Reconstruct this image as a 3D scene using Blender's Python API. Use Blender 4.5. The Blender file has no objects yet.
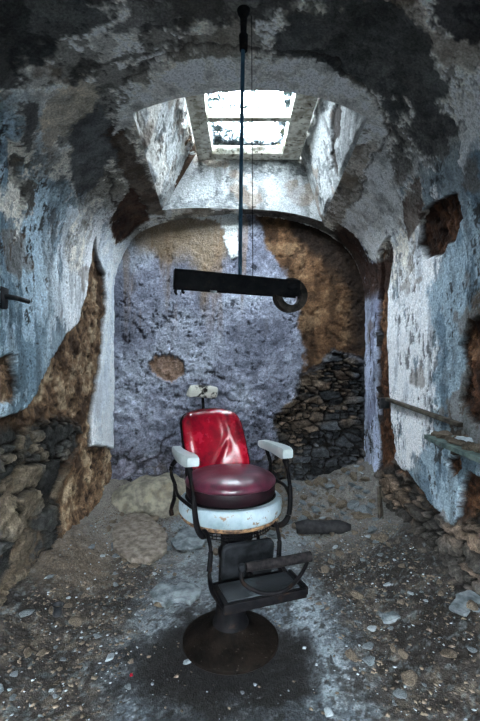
import bpy, bmesh, math, random
import numpy as np
from mathutils import Vector, Matrix, noise as mn

random.seed(7)
RNG = np.random.default_rng(11)
PI = math.pi
col = bpy.context.scene.collection
F, H, CX, CY = 420.0, 1.35, 240.0, 360.5      # focal length in pixels, eye height
A = 1.23                                       # half width of the cell
YB = 4.05                                      # back wall
ZS, ZB = 1.85, 0.90                            # springing height, rise of the vault
ZW = 3.28                                      # skylight window height

# ---------------------------------------------------------------- noise
def _h(ix, iy, iz, seed):
    n = (ix.astype(np.int64)*374761393 + iy.astype(np.int64)*668265263 + iz.astype(np.int64)*2147483647 + seed*1274126177) & 0xffffffff
    n = ((n ^ (n >> 13))*1274126177) & 0xffffffff
    n = ((n ^ (n >> 16))*2246822519) & 0xffffffff
    n = n ^ (n >> 15)
    return (n & 0xffffff)/float(0xffffff)
def vnoise(P, seed=0):
    I = np.floor(P).astype(np.int64); f = P-I
    w = f*f*f*(f*(f*6-15)+10)
    r = 0
    for a in (0, 1):
        for b in (0, 1):
            for c in (0, 1):
                wt = (w[:,0] if a else 1-w[:,0])*(w[:,1] if b else 1-w[:,1])*(w[:,2] if c else 1-w[:,2])
                r = r+wt*_h(I[:,0]+a, I[:,1]+b, I[:,2]+c, seed)
    return r*2-1
def fbm(P, scale, octs=4, seed=0, gain=.5):
    r = 0; amp = 1; tot = 0; s = scale
    for k in range(octs):
        r = r+amp*vnoise(P*s+17.3*k, seed+k); tot += amp; amp *= gain; s *= 2.03
    return r/tot*1.5
def worley(U, V, seed=0):
    """angular cells: nearest and second distance, cell id, offset from the cell's point"""
    iu = np.floor(U); iv = np.floor(V)
    F1 = np.full(U.shape, 9.); F2 = np.full(U.shape, 9.); ID = np.zeros(U.shape); DX = np.zeros(U.shape); DY = np.zeros(U.shape)
    z = np.zeros(U.shape)
    for a in (-1, 0, 1):
        for b in (-1, 0, 1):
            cu = iu+a; cv = iv+b
            pu = cu+.08+.84*_h(cu, cv, z, seed); pv = cv+.08+.84*_h(cu, cv, z, seed+5)
            dx, dy = U-pu, V-pv; k = .55+.45*_h(cu, cv, z, seed+15)
            d = .45*np.sqrt(dx**2+dy**2)+.55*np.maximum(np.abs(dx)*.9, np.abs(dy)*1.1); d = d*(1.25-.4*k); rid = _h(cu, cv, z, seed+9)
            c1 = d < F1
            F2 = np.where(c1, F1, np.minimum(F2, d)); ID = np.where(c1, rid, ID)
            DX = np.where(c1, dx, DX); DY = np.where(c1, dy, DY); F1 = np.where(c1, d, F1)
    return F1, F2, ID, DX, DY
def ss(x, a, b):
    t = np.clip((x-a)/(b-a), 0, 1); return t*t*(3-2*t)
def lerp(c1, c2, t):
    return c1*(1-t[:,None])+np.asarray(c2)*t[:,None]
def sdpoly(U, V, poly):
    """signed distance (positive inside)"""
    d = np.full(U.shape, 1e9); inside = np.zeros(U.shape, bool); n = len(poly)
    for i in range(n):
        (x0, y0), (x1, y1) = poly[i], poly[(i+1) % n]
        ex, ey = x1-x0, y1-y0; L = ex*ex+ey*ey+1e-12
        t = np.clip(((U-x0)*ex+(V-y0)*ey)/L, 0, 1)
        d = np.minimum(d, np.hypot(U-x0-t*ex, V-y0-t*ey))
        c = (y0 > V) != (y1 > V)
        xi = x0+(V-y0)*ex/(ey if abs(ey) > 1e-9 else 1e-9)
        inside ^= c & (U < xi)
    return np.where(inside, d, -d)

# ---------------------------------------------------------------- a measured point of the photograph -> a place on a surface
def at(px, py, d): return Vector(((px-CX)/F*d, d, H-(py-CY)/F*d))
def on_side(px, py):
    d = A*F/abs(px-CX); return (d, H-(py-CY)/F*d)
def on_back(px, py): p = at(px, py, YB); return (p.x, p.z)
def on_floor(px, py, z=0.0):
    d = (H-z)*F/(py-CY); return Vector(((px-CX)/F*d, d, z))
def prof_in(x, z):
    if z < ZS: return abs(x) < A
    n = 3.2 if x < 0 else 2.5
    return (abs(x)/A)**n+((z-ZS)/ZB)**n < 1
def on_vault(px, py):
    d = .3
    while d < 4.05:
        p = at(px, py, d)
        if not prof_in(p.x, p.z): break
        d += .005
    return (s_of(p.x, p.z), d)
def on_uni(px, py):
    """side wall continued up over the vault: (y, height along the surface)"""
    if py is None: return px                    # already given on the wall
    d = A*F/abs(px-CX); z = H-(py-CY)/F*d
    if z < ZS: return (d, z)
    d = .3
    while d < 4.4:
        p = at(px, py, d)
        if not prof_in(p.x, p.z): break
        d += .005
    e = SL[-1] if p.x > 0 else -SL[0]
    return (d, ZS+e-abs(s_of(p.x, p.z)))
# vault profile, resampled by arc length
def _prof():
    pts = []
    for i in range(2001):
        t = PI*i/2000; c, s = math.cos(t), math.sin(t); n = 3.2 if c > 0 else 2.5
        pts.append((-math.copysign(abs(c)**(2/n), c)*A, ZS+ZB*abs(s)**(2/n)))
    return np.array(pts)
PR = _prof()
SL = np.concatenate([[0], np.cumsum(np.hypot(*np.diff(PR, axis=0).T))]); SL -= np.interp(0, PR[:,0], SL)
ANG = np.arctan2(PR[:,1]-ZS, -PR[:,0])
def s_of(x, z): return float(np.interp(math.atan2(z-ZS, -x), ANG, SL))
def xs(s): return np.interp(s, SL, PR[:,0])
def zs(s): return np.interp(s, SL, PR[:,1])
def s_x(x): return np.interp(x, PR[:,0], SL)

# ---------------------------------------------------------------- tagging
def tag(o, label=None, cat=None, group=None, kind=None):
    if label: o['label'] = label
    if cat: o['category'] = cat
    if group: o['group'] = group
    if kind: o['kind'] = kind
    return o
def empty(name, loc, rz=0):
    o = bpy.data.objects.new(name, None); col.objects.link(o); o.location = loc; o.rotation_euler = (0, 0, rz)
    o.empty_display_size = .1
    return o
def link(name, me, mat, parent=None):
    o = bpy.data.objects.new(name, me); col.objects.link(o)
    if mat: me.materials.append(mat)
    if parent: o.parent = parent
    return o

# ---------------------------------------------------------------- materials
def mat_base(name):
    m = bpy.data.materials.new(name); m.use_nodes = True; nt = m.node_tree
    return m, nt, nt.nodes['Principled BSDF']
def N(nt, t, **kw):
    n = nt.nodes.new(t)
    for k, v in kw.items():
        if k in n.inputs: n.inputs[k].default_value = v
        else: setattr(n, k, v)
    return n
def mat_surface(name, rough=.88, b1=(55, .35, .007), b2=(190, .3, .003), lo=.5, hi=1.5, spec=.2):
    m, nt, b = mat_base(name); L = nt.links.new
    at_ = N(nt, 'ShaderNodeAttribute', attribute_name='Col')
    tc = N(nt, 'ShaderNodeTexCoord')
    n1 = N(nt, 'ShaderNodeTexNoise', Scale=95., Detail=5., Roughness=.65); L(tc.outputs['Object'], n1.inputs['Vector'])
    r1 = N(nt, 'ShaderNodeMapRange'); r1.inputs['From Min'].default_value = .3; r1.inputs['From Max'].default_value = .7
    r1.inputs['To Min'].default_value = lo; r1.inputs['To Max'].default_value = hi; L(n1.outputs['Fac'], r1.inputs['Value'])
    mul = N(nt, 'ShaderNodeVectorMath', operation='SCALE'); L(at_.outputs['Color'], mul.inputs[0]); L(r1.outputs[0], mul.inputs['Scale'])
    L(mul.outputs[0], b.inputs['Base Color'])
    n2 = N(nt, 'ShaderNodeTexNoise', Scale=b1[0], Detail=6., Roughness=.7); L(tc.outputs['Object'], n2.inputs['Vector'])
    n3 = N(nt, 'ShaderNodeTexNoise', Scale=b2[0], Detail=3.); L(tc.outputs['Object'], n3.inputs['Vector'])
    bu = N(nt, 'ShaderNodeBump', Strength=1., Distance=b1[2]*2.5); L(n2.outputs['Fac'], bu.inputs['Height'])
    bv = N(nt, 'ShaderNodeBump', Strength=.8, Distance=b2[2]*2); L(n3.outputs['Fac'], bv.inputs['Height']); L(bu.outputs[0], bv.inputs['Normal'])
    L(bv.outputs[0], b.inputs['Normal'])
    b.inputs['Roughness'].default_value = rough; b.inputs['Specular IOR Level'].default_value = spec
    return m
def mat_noise(name, c1, c2, rough=.8, scale=12., lo=.4, hi=.62, bump=.002, bscale=60., metal=0., c3=None, s3=30., t3=(.58, .64), spec=.12, coat=0., rr=0.):
    m, nt, b = mat_base(name); L = nt.links.new
    tc = N(nt, 'ShaderNodeTexCoord')
    n1 = N(nt, 'ShaderNodeTexNoise', Scale=scale, Detail=7., Roughness=.62); L(tc.outputs['Object'], n1.inputs['Vector'])
    cr = N(nt, 'ShaderNodeValToRGB'); cr.color_ramp.elements[0].position = lo; cr.color_ramp.elements[1].position = hi
    cr.color_ramp.elements[0].color = (*c1, 1); cr.color_ramp.elements[1].color = (*c2, 1); L(n1.outputs['Fac'], cr.inputs[0])
    out = cr.outputs[0]
    if c3:
        n3 = N(nt, 'ShaderNodeTexNoise', Scale=s3, Detail=6., Roughness=.7); L(tc.outputs['Object'], n3.inputs['Vector'])
        mr = N(nt, 'ShaderNodeMapRange'); mr.inputs['From Min'].default_value = t3[0]; mr.inputs['From Max'].default_value = t3[1]; L(n3.outputs['Fac'], mr.inputs['Value'])
        mx = N(nt, 'ShaderNodeMix', data_type='RGBA'); L(mr.outputs[0], mx.inputs[0]); L(out, mx.inputs[6]); mx.inputs[7].default_value = (*c3, 1)
        out = mx.outputs[2]
    L(out, b.inputs['Base Color'])
    if rr:
        r2 = N(nt, 'ShaderNodeMapRange'); L(n1.outputs['Fac'], r2.inputs['Value'])
        r2.inputs['From Min'].default_value = .3; r2.inputs['From Max'].default_value = .7
        r2.inputs['To Min'].default_value = rough; r2.inputs['To Max'].default_value = min(1, rough+rr); L(r2.outputs[0], b.inputs['Roughness'])
    else: b.inputs['Roughness'].default_value = rough
    n2 = N(nt, 'ShaderNodeTexNoise', Scale=bscale, Detail=6., Roughness=.6); L(tc.outputs['Object'], n2.inputs['Vector'])
    bu = N(nt, 'ShaderNodeBump', Strength=.9, Distance=bump); L(n2.outputs['Fac'], bu.inputs['Height']); L(bu.outputs[0], b.inputs['Normal'])
    b.inputs['Metallic'].default_value = metal; b.inputs['Specular IOR Level'].default_value = spec
    b.inputs['Coat Weight'].default_value = coat; b.inputs['Coat Roughness'].default_value = .15
    return m
M_wall = mat_surface('wall_surface')
M_floor = mat_surface('floor_surface', rough=.85, lo=.45, hi=1.6)
M_iron = mat_noise('black_iron', (.0012, .0013, .0018), (.005, .0045, .005), .5, 25., bump=.0012, metal=0., c3=(.012, .007, .005), s3=18., rr=.25, spec=.05)
M_arm = mat_noise('painted_lamp_arm', (.004, .005, .006), (.012, .012, .013), .6, 25., bump=.001, c3=(.02, .016, .013), s3=40., rr=.3, spec=.04)
M_ringrust = mat_noise('rusty_ring', (.010, .009, .008), (.05, .042, .035), .7, 30., bump=.002)
M_rod = mat_noise('blue_painted_rod', (.03, .075, .12), (.06, .14, .21), .45, 14., bump=.001)
M_red = mat_noise('red_vinyl', (.17, .0015, .009), (.32, .004, .018), .17, 9., bump=.002, bscale=18., c3=(.05, .002, .006), s3=8., t3=(.50, .68), spec=.35, rr=.15)
M_maroon = mat_noise('maroon_leather', (.030, .005, .012), (.09, .014, .03), .26, 11., bump=.0015, bscale=40., c3=(.025, .01, .014), s3=16., t3=(.52, .66), coat=.1, spec=.4, rr=.2)
M_side = mat_noise('dark_cushion_side', (.004, .002, .003), (.012, .004, .006), .45, 18., bump=.002, rr=.2)
M_enamel = mat_noise('white_enamel', (.12, .165, .185), (.28, .345, .375), .35, 5., bump=.0006, c3=(.12, .07, .035), s3=20., t3=(.56, .62), rr=.2, spec=.4)
M_armenam = mat_noise('armrest_enamel', (.28, .32, .32), (.42, .46, .46), .32, 8., bump=.0005, c3=(.30, .27, .2), s3=26., t3=(.66, .72))
M_head = mat_noise('peeled_leather', (.012, .010, .009), (.46, .46, .41), .7, 11., .43, .49, bump=.004)
M_plate = mat_noise('worn_footplate', (.012, .014, .016), (.08, .10, .11), .5, 9., .48, .66, bump=.001, c3=(.01, .01, .01), s3=18., t3=(.5, .6), spec=.08)
M_panel = mat_noise('dusty_panel', (.004, .0045, .005), (.014, .015, .017), .6, 20., bump=.001, spec=.02)
M_basem = mat_noise('rusted_base', (.002, .0016, .0014), (.007, .005, .004), .75, 14., bump=.003, c3=(.04, .035, .03), s3=70., t3=(.62, .68), spec=.03)
M_wood = mat_noise('weathered_wood', (.025, .02, .016), (.09, .078, .062), .85, 14., bump=.004, c3=(.05, .035, .025), s3=20.)
M_frame = mat_noise('rotten_window_wood', (.30, .27, .21), (.72, .70, .62), .85, 16., bump=.004, c3=(.06, .045, .03), s3=24., t3=(.56, .62))
M_green = mat_noise('greenish_board', (.04, .06, .055), (.12, .16, .145), .8, 14., bump=.003, c3=(.06, .05, .04), s3=20.)
M_char = mat_noise('charred_wood', (.006, .006, .007), (.022, .021, .022), .7, 20., bump=.006, bscale=40.)
M_stoneA = mat_noise('tan_stone', (.05, .04, .03), (.15, .12, .09), .9, 10., bump=.006, bscale=40.)
M_stoneB = mat_noise('grey_stone', (.05, .06, .065), (.15, .17, .18), .88, 12., bump=.005, bscale=50.)
M_stoneC = mat_noise('pale_plaster_chunk', (.14, .16, .17), (.28, .32, .34), .88, 12., bump=.004, bscale=60.)
M_boulder = mat_noise('boulder_stone', (.085, .08, .065), (.20, .18, .14), .9, 14., bump=.01, bscale=24., c3=(.16, .125, .07), s3=4., t3=(.55, .75))
M_slabtan = mat_noise('dusty_tan_slab', (.075, .062, .05), (.17, .145, .12), .9, 18., bump=.008, bscale=30.)
M_blackbit = mat_noise('black_scrap', (.008, .01, .012), (.03, .03, .032), .5, 20., bump=.002)
M_paper = mat_noise('dirty_paper', (.32, .38, .42), (.5, .56, .6), .8, 14., bump=.001)
M_flake = mat_noise('paint_flake', (.42, .45, .46), (.62, .65, .66), .85, 14., bump=.002, c3=(.16, .10, .06), s3=16., t3=(.54, .6))
M_flakeb = mat_noise('brown_lath', (.05, .03, .02), (.14, .09, .06), .85, 14., bump=.003)
M_leaf = mat_noise('leaf_litter', (.012, .03, .035), (.05, .08, .07), .8, 14., bump=.001)
M_leafy = mat_noise('yellow_dead_leaf', (.30, .27, .13), (.55, .50, .28), .8, 30., bump=.002, c3=(.12, .09, .04), s3=40.)

# ---------------------------------------------------------------- mesh helpers
def grid_mesh(name, P, C, nu, nv, mat, keep=None, flip=False, parent=None, uvs=None):
    """P (nu*nv,3) with v fastest"""
    i = np.arange(nu-1)[:,None]; j = np.arange(nv-1)[None,:]
    a = (i*nv+j).ravel()
    q = np.stack([a, a+nv, a+nv+1, a+1], 1)
    if flip: q = q[:,::-1]
    if keep is not None: q = q[keep]
    me = bpy.data.meshes.new(name)
    me.vertices.add(len(P)); me.vertices.foreach_set('co', P.astype(np.float32).ravel())
    me.loops.add(q.size); me.loops.foreach_set('vertex_index', q.astype(np.int32).ravel())
    me.polygons.add(len(q)); me.polygons.foreach_set('loop_start', (np.arange(len(q))*4).astype(np.int32))
    me.polygons.foreach_set('loop_total', np.full(len(q), 4, np.int32))
    me.polygons.foreach_set('use_smooth', np.ones(len(q), bool))
    me.update(calc_edges=True)
    ca = me.color_attributes.new('Col', 'FLOAT_COLOR', 'POINT')
    C = 1.22*np.clip(C, .001, 1)**1.38
    ca.data.foreach_set('color', np.concatenate([np.clip(C, .002, .9), np.ones((len(C), 1))], 1).astype(np.float32).ravel())
    bm = bmesh.new(); bm.from_mesh(me)
    loose = [v for v in bm.verts if not v.link_faces]
    bmesh.ops.delete(bm, geom=loose, context='VERTS'); bm.to_mesh(me); bm.free()
    return link(name, me, mat, parent)
def bm_obj(name, bm, mat, parent=None, smooth=True):
    bmesh.ops.recalc_face_normals(bm, faces=bm.faces)
    me = bpy.data.meshes.new(name); bm.to_mesh(me); bm.free()
    if smooth:
        for p in me.polygons: p.use_smooth = True
        me.set_sharp_from_angle(angle=math.radians(42))
    return link(name, me, mat, parent)
def add_box(bm, c, s, rot=None, bev=0., seg=2):
    r = bmesh.ops.create_cube(bm, size=1.); vs = r['verts']
    bmesh.ops.scale(bm, vec=s, verts=vs)
    if bev:
        es = list({e for v in vs for e in v.link_edges})
        r2 = bmesh.ops.bevel(bm, geom=es, offset=bev, segments=seg, profile=.5, affect='EDGES')
        vs = list({v for f in r2['faces'] for v in f.verts} | {v for v in vs if v.is_valid})
    if rot: bmesh.ops.rotate(bm, cent=(0, 0, 0), matrix=rot, verts=vs)
    bmesh.ops.translate(bm, vec=c, verts=vs)
    return vs
def add_lathe(bm, prof, c=(0, 0, 0), seg=40, sx=1., sy=1., mat4=None):
    rings = []
    for (r, z) in prof:
        ring = []
        for k in range(seg):
            a = 2*PI*k/seg; p = Vector((math.cos(a)*r*sx, math.sin(a)*r*sy, z))
            if mat4: p = mat4 @ p
            ring.append(bm.verts.new(p+Vector(c)))
        rings.append(ring)
    for a, b in zip(rings, rings[1:]):
        for k in range(seg): bm.faces.new((a[k], a[(k+1) % seg], b[(k+1) % seg], b[k]))
    if prof[0][0] > 1e-4: bm.faces.new(rings[0][::-1])
    if prof[-1][0] > 1e-4: bm.faces.new(rings[-1])
    bmesh.ops.remove_doubles(bm, verts=[v for r in rings for v in r], dist=1e-5)
def catmull(pts, n=8):
    pts = [Vector(p) for p in pts]; out = []
    P = [pts[0]*2-pts[1]]+pts+[pts[-1]*2-pts[-2]]
    for i in range(1, len(P)-2):
        for k in range(n):
            t = k/n; a, b, c, d = P[i-1], P[i], P[i+1], P[i+2]
            out.append(.5*((2*b)+(c-a)*t+(2*a-5*b+4*c-d)*t*t+(-a+3*b-3*c+d)*t**3))
    out.append(pts[-1]); return out
def add_tube(bm, pts, r, seg=10, n=8, flat=1., up=(0, 0, 1), smooth=True):
    path = catmull(pts, n) if smooth and len(pts) > 2 else [Vector(p) for p in pts]
    m = len(path); rings = []
    rs = r if isinstance(r, (list, tuple)) else [r]*len(pts)
    for i, p in enumerate(path):
        t = (path[min(i+1, m-1)]-path[max(i-1, 0)]).normalized()
        u = Vector(up)
        if abs(t.dot(u)) > .95: u = Vector((1, 0, 0))
        s = t.cross(u).normalized(); w = s.cross(t)
        q = i/(m-1)*(len(rs)-1); k = min(int(q), len(rs)-2); rr = rs[k]+(rs[k+1]-rs[k])*(q-k)
        rings.append([bm.verts.new(p+s*math.cos(2*PI*j/seg)*rr*flat+w*math.sin(2*PI*j/seg)*rr) for j in range(seg)])
    for a, b in zip(rings, rings[1:]):
        for j in range(seg): bm.faces.new((a[j], a[(j+1) % seg], b[(j+1) % seg], b[j]))
    bm.faces.new(rings[0][::-1]); bm.faces.new(rings[-1])

# ---------------------------------------------------------------- wall treatments
STN = np.array
def stones(P, U, V, su, sv, seed, base=(.155, .15, .14), warm=(.24, .185, .13)):
    """rubble masonry: colour and relief"""
    w = fbm(P, 9, 4, seed+40, .65)*.20; w2 = fbm(P, 12, 4, seed+44, .65)*.18
    f1, f2, idn, dx, dy = worley(U*su+w+fbm(P, 2.6, 2, seed+3)*.3, V*sv+w2+fbm(P, 3, 2, seed+7)*.3, seed)
    g1, g2, idg, ex, ey = worley(U*su*2.2+w, V*sv*2.4-w2, seed+31)
    edge = ss(f2-f1, .02, .15)
    small = _h(np.floor(idn*977), np.floor(idn*13), idn*0, seed+77) < .42
    e2 = ss(g2-g1, .02, .2)
    edge = np.where(small, np.minimum(edge, e2), edge); idn = np.where(small, idg, idn)
    gx = _h(np.floor(idn*8191), idn*0, idn*0, seed+81)-.5; gy = _h(np.floor(idn*8191), idn*0, idn*0, seed+82)-.5
    tilt = (gx*np.where(small, ex*.5, dx)+gy*np.where(small, ey*.5, dy))*.11
    pack = ss(fbm(P, 3.2, 3, seed+66), .25, .5)          # places where mortar still fills the joints
    rough = fbm(P, 24, 6, seed+2, .72)
    rel = edge*.044*(1-.6*pack)+rough*.017-.02+(idn-.5)*.03*edge+tilt*edge
    tone = (.45+1.0*idn)[:,None]
    c = np.array(base)*tone
    c = lerp(c, np.array(warm)*tone, ss(fbm(P, 2.2, 3, seed+12)+(idn-.5)*.9, .0, .6))
    c *= (1+.5*fbm(P, 34, 4, seed+21, .65))[:,None]
    mortar = lerp(np.array([.032, .027, .023])[None]*np.ones_like(c), (.17, .135, .10), pack*.8)
    return c*edge[:,None]+mortar*(1-edge)[:,None], rel, edge
def mortar_tan(P, seed):
    c = np.tile(np.array([.23, .16, .105]), (len(P), 1))
    n = fbm(P, 7, 6, seed, .65); f = fbm(P, 34, 4, seed+5, .7)
    c = lerp(c, (.10, .065, .042), ss(n, .0, .4)); c = lerp(c, (.40, .32, .23), ss(-n, .1, .5))
    c = c*(1+.45*f)[:,None]
    hole = ss(fbm(P, 20, 4, seed+33, .6), .32, .5); c = lerp(c, (.035, .026, .02), hole*.75)
    rel = fbm(P, 9, 5, seed+9, .6)*.024+f*.006-hole*.012
    return c, rel
def plaster(P, seed, U=None, white=(.84, .86, .87), grey=(.34, .39, .42), bias=0., dark=.30, streak=.5):
    """old limewash over grey render, scaled and stained"""
    Q = P*np.array([1, 1, .4]) if streak else P
    n = fbm(Q, 5.5, 6, seed, .62)+fbm(Q*1.0, 24, 4, seed+4, .7)*.35
    m = ss(n, -.05+bias, .0+bias)
    c = lerp(np.tile(np.array(grey), (len(P), 1)), white, m)
    st = fbm(P*np.array([1, 1, .18]), 10, 5, seed+11, .6)
    c = c*(1-.38*ss(st, .0, .5))[:,None]
    c = c*(1+.16*fbm(P, 60, 3, seed+12, .7))[:,None]
    pit = fbm(Q, 30, 5, seed+6, .7)+.55*fbm(P, 3, 3, seed+61)
    dk = ss(pit, .40, .46)*dark*2.4
    c = lerp(c, (.06, .058, .055), np.clip(dk, 0, .94))
    br = ss(fbm(P, 3.1, 5, seed+16), .34, .5)
    c = lerp(c, (.20, .15, .11), br*.55)
    cn = np.abs(fbm(P, 2.6, 5, seed+71, .6)); cr = 1-ss(cn, .0, .012)
    c = lerp(c, (.045, .04, .036), cr*.8)
    rel = m*.005-np.clip(dk, 0, 1)*.008+fbm(P, 2.5, 3, seed+20)*.016+fbm(P, 20, 5, seed+23, .65)*.005-cr*.006
    return c, rel
def mix(a, ra, b, rb, m): return a*(1-m)[:,None]+b*m[:,None], ra*(1-m)+rb*m

ysp = np.concatenate([np.arange(-.7, 1.3, .05), np.arange(1.3, YB+.03, .0085)])
def warp(P, U, V, seed, amp=.03):
    return U+fbm(P, 7, 6, seed, .62)*amp, V+fbm(P, 7, 6, seed+50, .62)*amp
def crack_along(c, rel, sd, w=.012, amt=.9):
    e = np.exp(-(sd/w)**2)*amt
    return lerp(c, (.04, .032, .028), e*.8), rel-e*.006

# ----- left wall
def side_treat(side, P, U, V):
    if side < 0:
        wu, wv = warp(P, U, V, 3, .045)
        pl, rp = plaster(P, 5, bias=-.05-.30*ss(U, 2.5, 3.2))
        # blue-grey nearer the door, white by the corner
        near = ss(U, 3.1, 2.4)
        pg, _ = plaster(P, 8, white=(.50, .60, .66), grey=(.26, .34, .39), bias=.0, dark=.45)
        pl = pl*(1-near)[:,None]+pg*near[:,None]
        fr = ss(U, 3.25, 3.6); pl = lerp(pl, (.76, .80, .84), fr*.7)
        tn, rt = mortar_tan(P, 12)
        st, rs, _ = stones(P, U, V, 4.0, 6.4, 21, base=(.11, .11, .105), warm=(.16, .135, .105))
        stp = [on_uni(*p) for p in [(-60, 425), (20, 425), (45, 418), (62, 415), (82, 425), (78, 450), (64, 470), (60, 500), (58, 540), (55, 600), (50, 760), (-60, 760)]]
        ms = ss(sdpoly(wu, wv, stp), -.03, .03)
        sub, rsub = mix(tn, rt, st, rs, ms)
        pp = [on_uni(*p) for p in [((-1., 4.5), None), ((4.5, 4.5), None), ((4.5, .48), None), (112.2, 450), (103, 446), (89.5, 447), (88.5, 436), (91, 410), (97, 372), (102.5, 330), (105, 300), (103, 275), (95, 258), (93, 235), (89, 262), (84, 296), (78, 322), (62, 338), (45, 368), (34, 388), (22, 410), (0, 418), (-60, 425), ((-1., .9), None)]]
        sd = sdpoly(U+(wu-U)*.35, V+(wv-V)*.35, pp)
        m = ss(sd, -.004, .008)
        gap = [on_uni(*p) for p in [(-20, 360), (-20, 400), (8, 402), (12, 385), (9, 360), (3, 350)]]
        m *= 1-ss(sdpoly(wu, wv, gap), -.01, .01)
        gap = [on_uni(*p) for p in [(3, 130), (16, 150), (22, 185), (18, 215), (9, 200), (6, 170)]]
        m *= 1-.8*ss(sdpoly(wu, wv, gap), -.01, .02)
        c, r = mix(sub, rsub-.012, pl, rp+.018, m)
        c, r = crack_along(c, r, sd+.006, .009, .75*(sd < .02))
        r = r+.03*ss(V, .45, .0)
        c = lerp(c, (.12, .075, .045), ss(np.abs(sdpoly(wu, wv, stp)), .07, .0)*(1-m)*.6)
    else:
        wu, wv = warp(P, U, V, 203, .045)
        pl, rp = plaster(P, 205, bias=-.12-.35*ss(U, 2.4, 2.8)*ss(V, .6, 1.), dark=.30, white=(.84, .86, .88))
        pg, _ = plaster(P, 208, white=(.40, .48, .53), grey=(.24, .31, .36), bias=.05, dark=.35)
        gp = [on_uni(*p) for p in [(430, 300), (452, 250), (470, 150), (560, 100), (600, 600), (470, 560), (420, 520), (408, 480), (424, 462), (432, 440), (440, 410), (433, 380), (446, 350), (432, 330)]]
        mg = ss(sdpoly(U+(wu-U)*2, V+(wv-V)*2.5, gp), -.03, .04)
        pl = pl*(1-mg)[:,None]+pg*mg[:,None]
        lil, rl = plaster(P, 214, white=(.52, .56, .66), grey=(.32, .34, .43), bias=-.1, dark=.5)
        cornerm = ss(U, 3.55, 3.62)
        pl = pl*(1-cornerm)[:,None]+lil*cornerm[:,None]
        tn, rt = mortar_tan(P, 212); tn = tn*np.array([.62, .48, .42])
        st, rs, _ = stones(P, U, V, 4., 9., 221, base=(.12, .11, .10), warm=(.18, .14, .11))
        stp = [on_uni(*p) for p in [(360, 470), (383, 470), (396, 458), (400, 470), (412, 480), (432, 505), (460, 520), (520, 500), (520, 900), (360, 900)]]
        ms = ss(sdpoly(wu, wv, stp), -.04, .04)
        sub, rsub = mix(tn, rt, st, rs, ms)
        holes = [[(381, 250), (390, 235), (396, 250), (390, 290), (389, 340), (391, 385), (394, 430), (398, 450), (390, 470), (381, 462), (380, 430), (380, 300)],
                 [(424, 215), (440, 200), (462, 190), (466, 215), (458, 240), (442, 256), (430, 258), (421, 243)],
                 [(462, 345), (474, 320), (530, 300), (530, 435), (475, 425), (462, 400), (468, 370)],
                 [(360, 500), (376, 478), (383, 458), (392, 448), (400, 467), (409, 473), (420, 488), (436, 508), (449, 520), (457, 527), (461, 508), (463, 482), (470, 472), (540, 500), (540, 900), (340, 900)],
                 [(449, 462), (462, 455), (464, 470), (455, 478)]]
        m = np.ones(U.shape); sdm = np.full(U.shape, 1e9)
        for i, hp in enumerate(holes):
            k = .6 if i else .3
            sd = -sdpoly(U+(wu-U)*k, V+(wv-V)*k, [on_uni(*p) for p in hp])
            m *= ss(sd, -.006, .008); sdm = np.minimum(sdm, sd)
        c, r = mix(sub, rsub-.012, pl, rp+.016, m)
        c, r = crack_along(c, r, sdm+.006, .01, .75*(sdm < .02))
        r = r+.05*ss(V, .5, .0)
    return c, r
def build_side(side):
    zz = np.arange(-.06, ZS+.0001, (ZS+.06)/220)
    Y, Z = np.meshgrid(ysp, zz, indexing='ij'); U = Y.ravel(); V = Z.ravel()
    P = np.stack([np.full(U.shape, side*A), U, V], 1)
    c, r = side_treat(side, P, U, V)
    P[:,0] -= side*r
    name = 'wall_left' if side < 0 else 'wall_right'
    o = grid_mesh(name, P, c, len(ysp), len(zz), M_wall, flip=(side > 0)); tag(o, kind='structure')
build_side(-1); build_side(1)

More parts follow.
